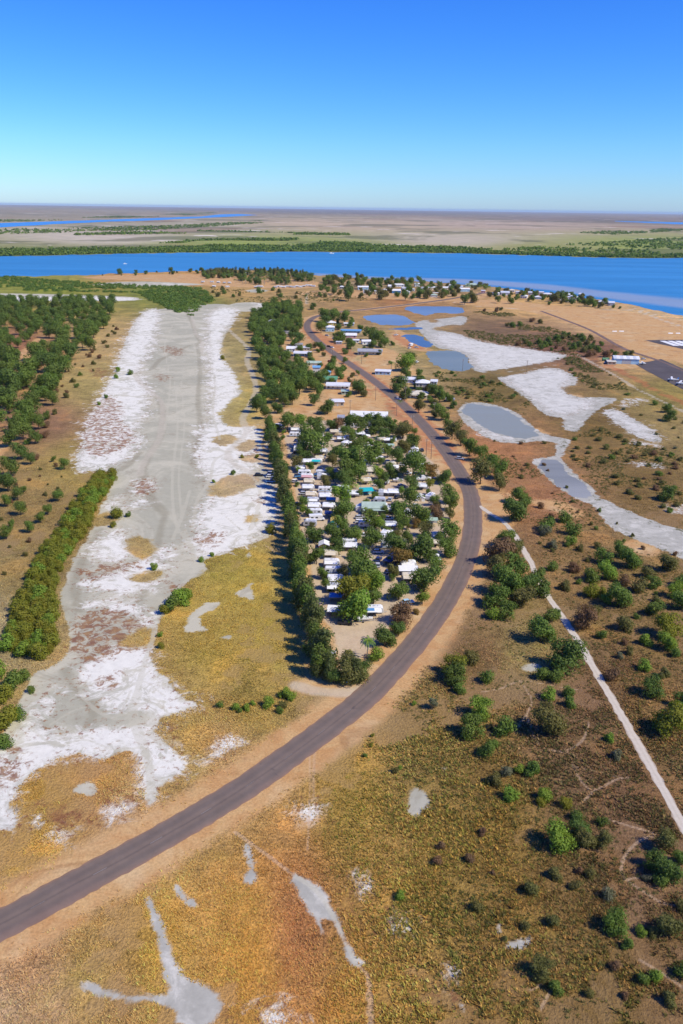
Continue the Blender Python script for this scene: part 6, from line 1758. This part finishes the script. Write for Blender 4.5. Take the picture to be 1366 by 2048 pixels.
# ------------------------------------------------------------------ masses nobody could count
def soup(name, centers, sizes, nleaf, ls, mat, seed, zs=.8, colr=None):
    """many small crowns of leaf clumps joined into one mass"""
    r = np.random.RandomState(seed)
    n = len(centers)
    N = n * nleaf
    ci = np.repeat(np.arange(n), nleaf)
    d = r.normal(size=(N, 3))
    d[:, 2] = np.abs(d[:, 2]) * 1.1 + .1
    d /= np.linalg.norm(d, axis=1)[:, None]
    sz = sizes[ci][:, None]
    lump = 1 + .35 * np.sin(d[:, :1] * 5 + ci[:, None]) * np.cos(d[:, 1:2] * 6 + ci[:, None] * 1.7)
    p = np.column_stack([centers[ci], np.zeros(N)]) + d * sz * np.array([1, 1, zs * 1.5]) * r.uniform(.6, 1.0, (N, 1)) * lump
    nrm = d + r.normal(size=(N, 3)) * .5
    nrm /= np.linalg.norm(nrm, axis=1)[:, None]
    a = np.cross(nrm, r.normal(size=(N, 3)))
    a /= np.linalg.norm(a, axis=1)[:, None] + 1e-6
    b = np.cross(nrm, a)
    s = ls * sz * r.uniform(.6, 1.3, (N, 1))
    V = np.stack([p - a * s, p - b * s * .8, p + a * s, p + b * s * .8], 1).reshape(-1, 3)
    V[:, 2] = np.maximum(V[:, 2], .05)
    F = np.arange(N * 4).reshape(-1, 4)
    lf = np.repeat(np.clip(r.rand(N) * .6 + r.rand(n)[ci] * .5 - .1, 0, 1), 4)
    return link(name, mesh_np(name, V, F, mat, False, {'leaf': lf}))


def scatter(polypx, n, seed, clump=None, thr=.45):
    r = np.random.RandomState(seed)
    poly = GP(polypx)
    lo, hi = poly.min(0), poly.max(0)
    P = r.uniform(lo, hi, (n * 6, 2))
    P = P[inside(P, poly)]
    if clump:
        P = P[vnoise(P[:, 0], P[:, 1], clump, seed) > thr]
    return P[:n]


r5 = np.random.RandomState(3)
FARBELT = [(-700, 523), (-200, 516.5), (0, 513), (200, 508.5), (400, 505), (600, 503.5), (680, 504), (800, 505), (900, 506.5), (1000, 509), (1100, 512), (1200, 515), (1300, 516.5), (1366, 516), (1800, 519)]
xs = np.array([q[0] for q in FARBELT], float); yb = np.array([q[1] for q in FARBELT], float)
px_ = r5.uniform(-600, 1750, 9000)
dep = np.interp(px_, [-600, 0, 380, 440, 700, 1000, 1180, 1750], [12, 12, 9, 5, 4, 4, 3, 3]) * r5.rand(9000) ** 1.3
pts = GP(np.stack([px_, np.interp(px_, xs, yb) - .6 - dep], 1))
o = soup('mangrove_forest', pts, r5.uniform(5, 10, len(pts)), 12, .36, LEAF['mid'], 8, .6)
tag(o, 'unbroken belt of mangroves along the far river bank', 'forest', kind='stuff')
P1 = np.vstack([scatter([(300, 488), (420, 480), (620, 478), (760, 486), (980, 500), (980, 507), (690, 502), (420, 503), (330, 500)], 2600, 9, 420, .5), scatter([(1000, 500), (1180, 486), (1366, 476), (1700, 470), (1700, 514), (1200, 512)], 1500, 10, 420, .5),
                scatter([(-600, 462), (0, 460), (330, 452), (520, 442), (560, 444), (300, 462), (0, 472), (-600, 482)], 1500, 12, 600, .4), scatter([(760, 484), (900, 476), (1150, 466), (1366, 456), (1366, 462), (1150, 474), (900, 484)], 1500, 13, 700, .4),
                scatter([(-300, 452), (0, 444), (200, 439), (420, 428), (440, 424), (200, 434), (0, 440), (-300, 446)], 1200, 14, 900, .35), scatter([(150, 468), (400, 462), (700, 468), (700, 471), (400, 467), (150, 471)], 600, 15, 500, .4)])
o = soup('mangrove_scrub', P1, r5.uniform(6, 13, len(P1)), 8, .42, LEAF['mid'], 11, .45)
tag(o, 'patchy mangrove scrub over the far mudflats', 'scrub', kind='stuff')
P2 = np.vstack([scatter([(276, 586), (340, 573), (402, 577), (432, 600), (402, 613), (384, 632), (350, 624), (308, 606)], 700, 16), scatter([(-160, 557), (20, 553), (100, 561), (260, 570), (340, 573), (276, 586), (150, 584), (-160, 580)], 1100, 17, 60, .35)])
o = soup('swamp_mangroves', P2, r5.uniform(2.2, 4.6, len(P2)), 60, .20, LEAF['mid'], 18, .55)
tag(o, 'dense low mangroves filling the swamp behind the flat', 'mangroves', kind='stuff')
P3 = np.vstack([scatter([(917, 650), (945, 625), (1000, 620), (1060, 640), (1150, 672), (1262, 704), (1265, 718), (1150, 714), (1100, 702), (1000, 688), (940, 675)], 1800, 61, 35, .5), scatter([(862, 745), (960, 747), (1010, 772), (1060, 802), (1052, 832), (1000, 806), (925, 800), (900, 780)], 840, 62, 18, .4),
                scatter([(1112, 716), (1150, 713), (1250, 765), (1262, 792), (1180, 776), (1130, 745)], 840, 63, 18, .35), scatter([(1135, 880), (1200, 850), (1250, 880), (1330, 900), (1380, 920), (1390, 1060), (1300, 1035), (1220, 1000), (1170, 960), (1130, 910)], 1800, 64, 20, .45),
                scatter([(1000, 870), (1100, 885), (1110, 940), (1190, 1010), (1230, 1060), (1366, 1130), (1366, 1330), (1180, 1200), (1060, 1050), (960, 900)], 1800, 65, 22, .5), scatter([(880, 1250), (1060, 1220), (1366, 1180), (1400, 2040), (900, 2040), (900, 1700), (760, 1480)], 2600, 67, 8, .46), scatter([(1060, 1060), (1366, 1120), (1366, 1400), (1240, 1390), (1120, 1180)], 900, 68, 8, .45), scatter([(420, 575), (640, 585), (760, 600), (600, 608), (430, 602)], 520, 66, 60, .5)])
ok = np.max([poly_sd(P3, q, 10) for q in MUD_W + POND_W], 0) < -1.0
ok &= (line_dist(P3, ROAD_W, 20) > 10) & (line_dist(P3, TRACK_W, 20) > 2.5)
P3 = P3[ok]
dist = P3[:, 1] / 900
o = soup('low_scrub', P3, r5.uniform(.6, 1.7, len(P3)) ** 1.2 * np.clip(dist, .33, 1.4), 30, .21, LEAF['olive'], 19, .5)
tag(o, 'low olive scrub between the ponds and the track', 'scrub', kind='stuff')

# --- standing dry grass over the near plain
def grass():
    r = np.random.RandomState(77)
    N = 470000
    # spread by distance so that near and far ground are covered alike
    yy = 84 * (430 / 84.0) ** (r.rand(N) ** .85)
    t = r.uniform(-.50, .50, N)
    P = np.stack([t * (yy + 60), yy], 1)
    S = survey(P)
    bad = np.maximum.reduce([S['road'] + 1.2, S['track'] + .3, np.where(S['isle'] > 0, -9, S['mud'] + r.uniform(-.6, .6, N)), S['salt'] - 1 + r.uniform(-3, 3, N), S['pale'], S['trail'] - .1])
    keep = bad < 0
    dirt = S['dirt'] + r.uniform(-2.5, 2.5, N)
    keep &= (dirt < 0) | (r.rand(N) < .02)
    keep &= r.rand(N) < np.clip((440 - yy) / 160, .0, 1)
    dens = vnoise(P[:, 0], P[:, 1], 2.2, 4) * .5 + vnoise(P[:, 0], P[:, 1], 9.0, 5) * .5
    keep &= dens > r.uniform(.22, .68, N)
    keep &= bare(P) + r.uniform(-.9, .9, N) < .1
    P, yy = P[keep], yy[keep]
    n = len(P)
    C = tone(P)
    px, py = to_px(P[:, 0], P[:, 1])
    olive = np.clip((px - 620) / 200, 0, 1) * np.clip((py - 1250) / 200, 0, 1)
    straw = np.clip(1 - (px - 350) / 400, 0, 1)
    hgt = (.20 + .38 * r.rand(n) ** 2) * (1 + .35 * olive)
    wid = (.10 + .22 * r.rand(n)) * (.55 + .5 * olive) * (1 + np.clip((yy - 120) / 250, 0, 1.2))
    nb = 4
    V = np.zeros((n, nb, 3, 3), np.float32)
    K = np.zeros((n, nb, 3, 3), np.float32)
    lum = 1.8 * (1 + (r.rand(n) - .5) * (.30 + 1.0 * olive))
    hue = r.rand(n)
    drift = vnoise(P[:, 0], P[:, 1], 16, 21) * .55 + vnoise(P[:, 0], P[:, 1], 5, 22) * .45
    lum *= .72 + .56 * drift
    patch = np.clip((vnoise(P[:, 0], P[:, 1], 24, 23) * .7 + vnoise(P[:, 0], P[:, 1], 7, 24) * .3 - .5) * 5, 0, 1)
    patch2 = np.clip((vnoise(P[:, 0], P[:, 1], 19, 25) * .7 + vnoise(P[:, 0], P[:, 1], 6, 26) * .3 - .52) * 5, 0, 1)
    C = C * (1 - patch[:, None] * np.array([.22, .12, .12])) * (1 + patch2[:, None] * np.array([.16, .14, .30]))
    gr = C * lum[:, None]
    gr = gr * np.where((hue < .48 * olive)[:, None], np.array([.62, .86, .62]), 1) * np.where((hue > .8)[:, None], np.array([1.25, 1.12, .95]), 1)
    wind = np.array([-.18, .05])
    for b in range(nb):
        a = r.uniform(0, 6.28, n)
        rad = r.uniform(.0, .5, n) * wid
        bx = P[:, 0] + np.cos(a) * rad
        by = P[:, 1] + np.sin(a) * rad
        ca, sa = np.cos(a + 1.57) * wid * .5, np.sin(a + 1.57) * wid * .5
        lean = r.uniform(.3, 1.1, n) * hgt
        V[:, b, 0] = np.stack([bx - ca, by - sa, np.zeros(n)], 1)
        V[:, b, 1] = np.stack([bx + ca, by + sa, np.zeros(n)], 1)
        V[:, b, 2] = np.stack([bx + np.cos(a) * lean + wind[0] * hgt, by + np.sin(a) * lean + wind[1] * hgt, hgt * r.uniform(.6, 1.1, n)], 1)
        K[:, b, :, :] = (gr * r.uniform(.85, 1.15, n)[:, None])[:, None, :]
    V = V.reshape(-1, 3)
    K = np.clip(K.reshape(-1, 3), .01, .7)
    F = np.arange(len(V)).reshape(-1, 3)
    m, nt, b = new_mat('dry_grass_blades')
    k = NB(nt)
    c = k.attr('tone').outputs['Color']
    nt.links.new(c, b.inputs['Base Color'])
    b.inputs['Roughness'].default_value = .8
    b.inputs['Specular IOR Level'].default_value = .1
    t_ = k.n('ShaderNodeBsdfTranslucent')
    nt.links.new(c, t_.inputs['Color'])
    mx = k.n('ShaderNodeMixShader')
    mx.inputs[0].default_value = .35
    nt.links.new(b.outputs[0], mx.inputs[1]); nt.links.new(t_.outputs[0], mx.inputs[2])
    nt.links.new(mx.outputs[0], nt.nodes['Material Output'].inputs['Surface'])
    o = link('grass', mesh_np('grass', V, F, m, False, {'tone': K}))
    tag(o, 'tussocks of dry golden and olive grass', 'grass', kind='stuff')
    print('grass tussocks', n)


grass()
# ------------------------------------------------------------------ haze over the plain
hz = MB().box(-90000, 90000, -1500, 76000, -1.5, 148).build('haze', None)
hz.data.materials.clear()
hm = bpy.data.materials.new('haze_air')
hm.use_nodes = True
hn = hm.node_tree.nodes
hn.clear()
pv = hn.new('ShaderNodeVolumePrincipled')
pv.inputs['Color'].default_value = (.62, .78, 1.0, 1)
pv.inputs['Density'].default_value = 1.5e-5
pv.inputs['Anisotropy'].default_value = 0.0
ho = hn.new('ShaderNodeOutputMaterial')
hm.node_tree.links.new(pv.outputs[0], ho.inputs['Volume'])
hz.data.materials.append(hm)
tag(hz, 'thin blue haze over the far plain', kind='stuff')
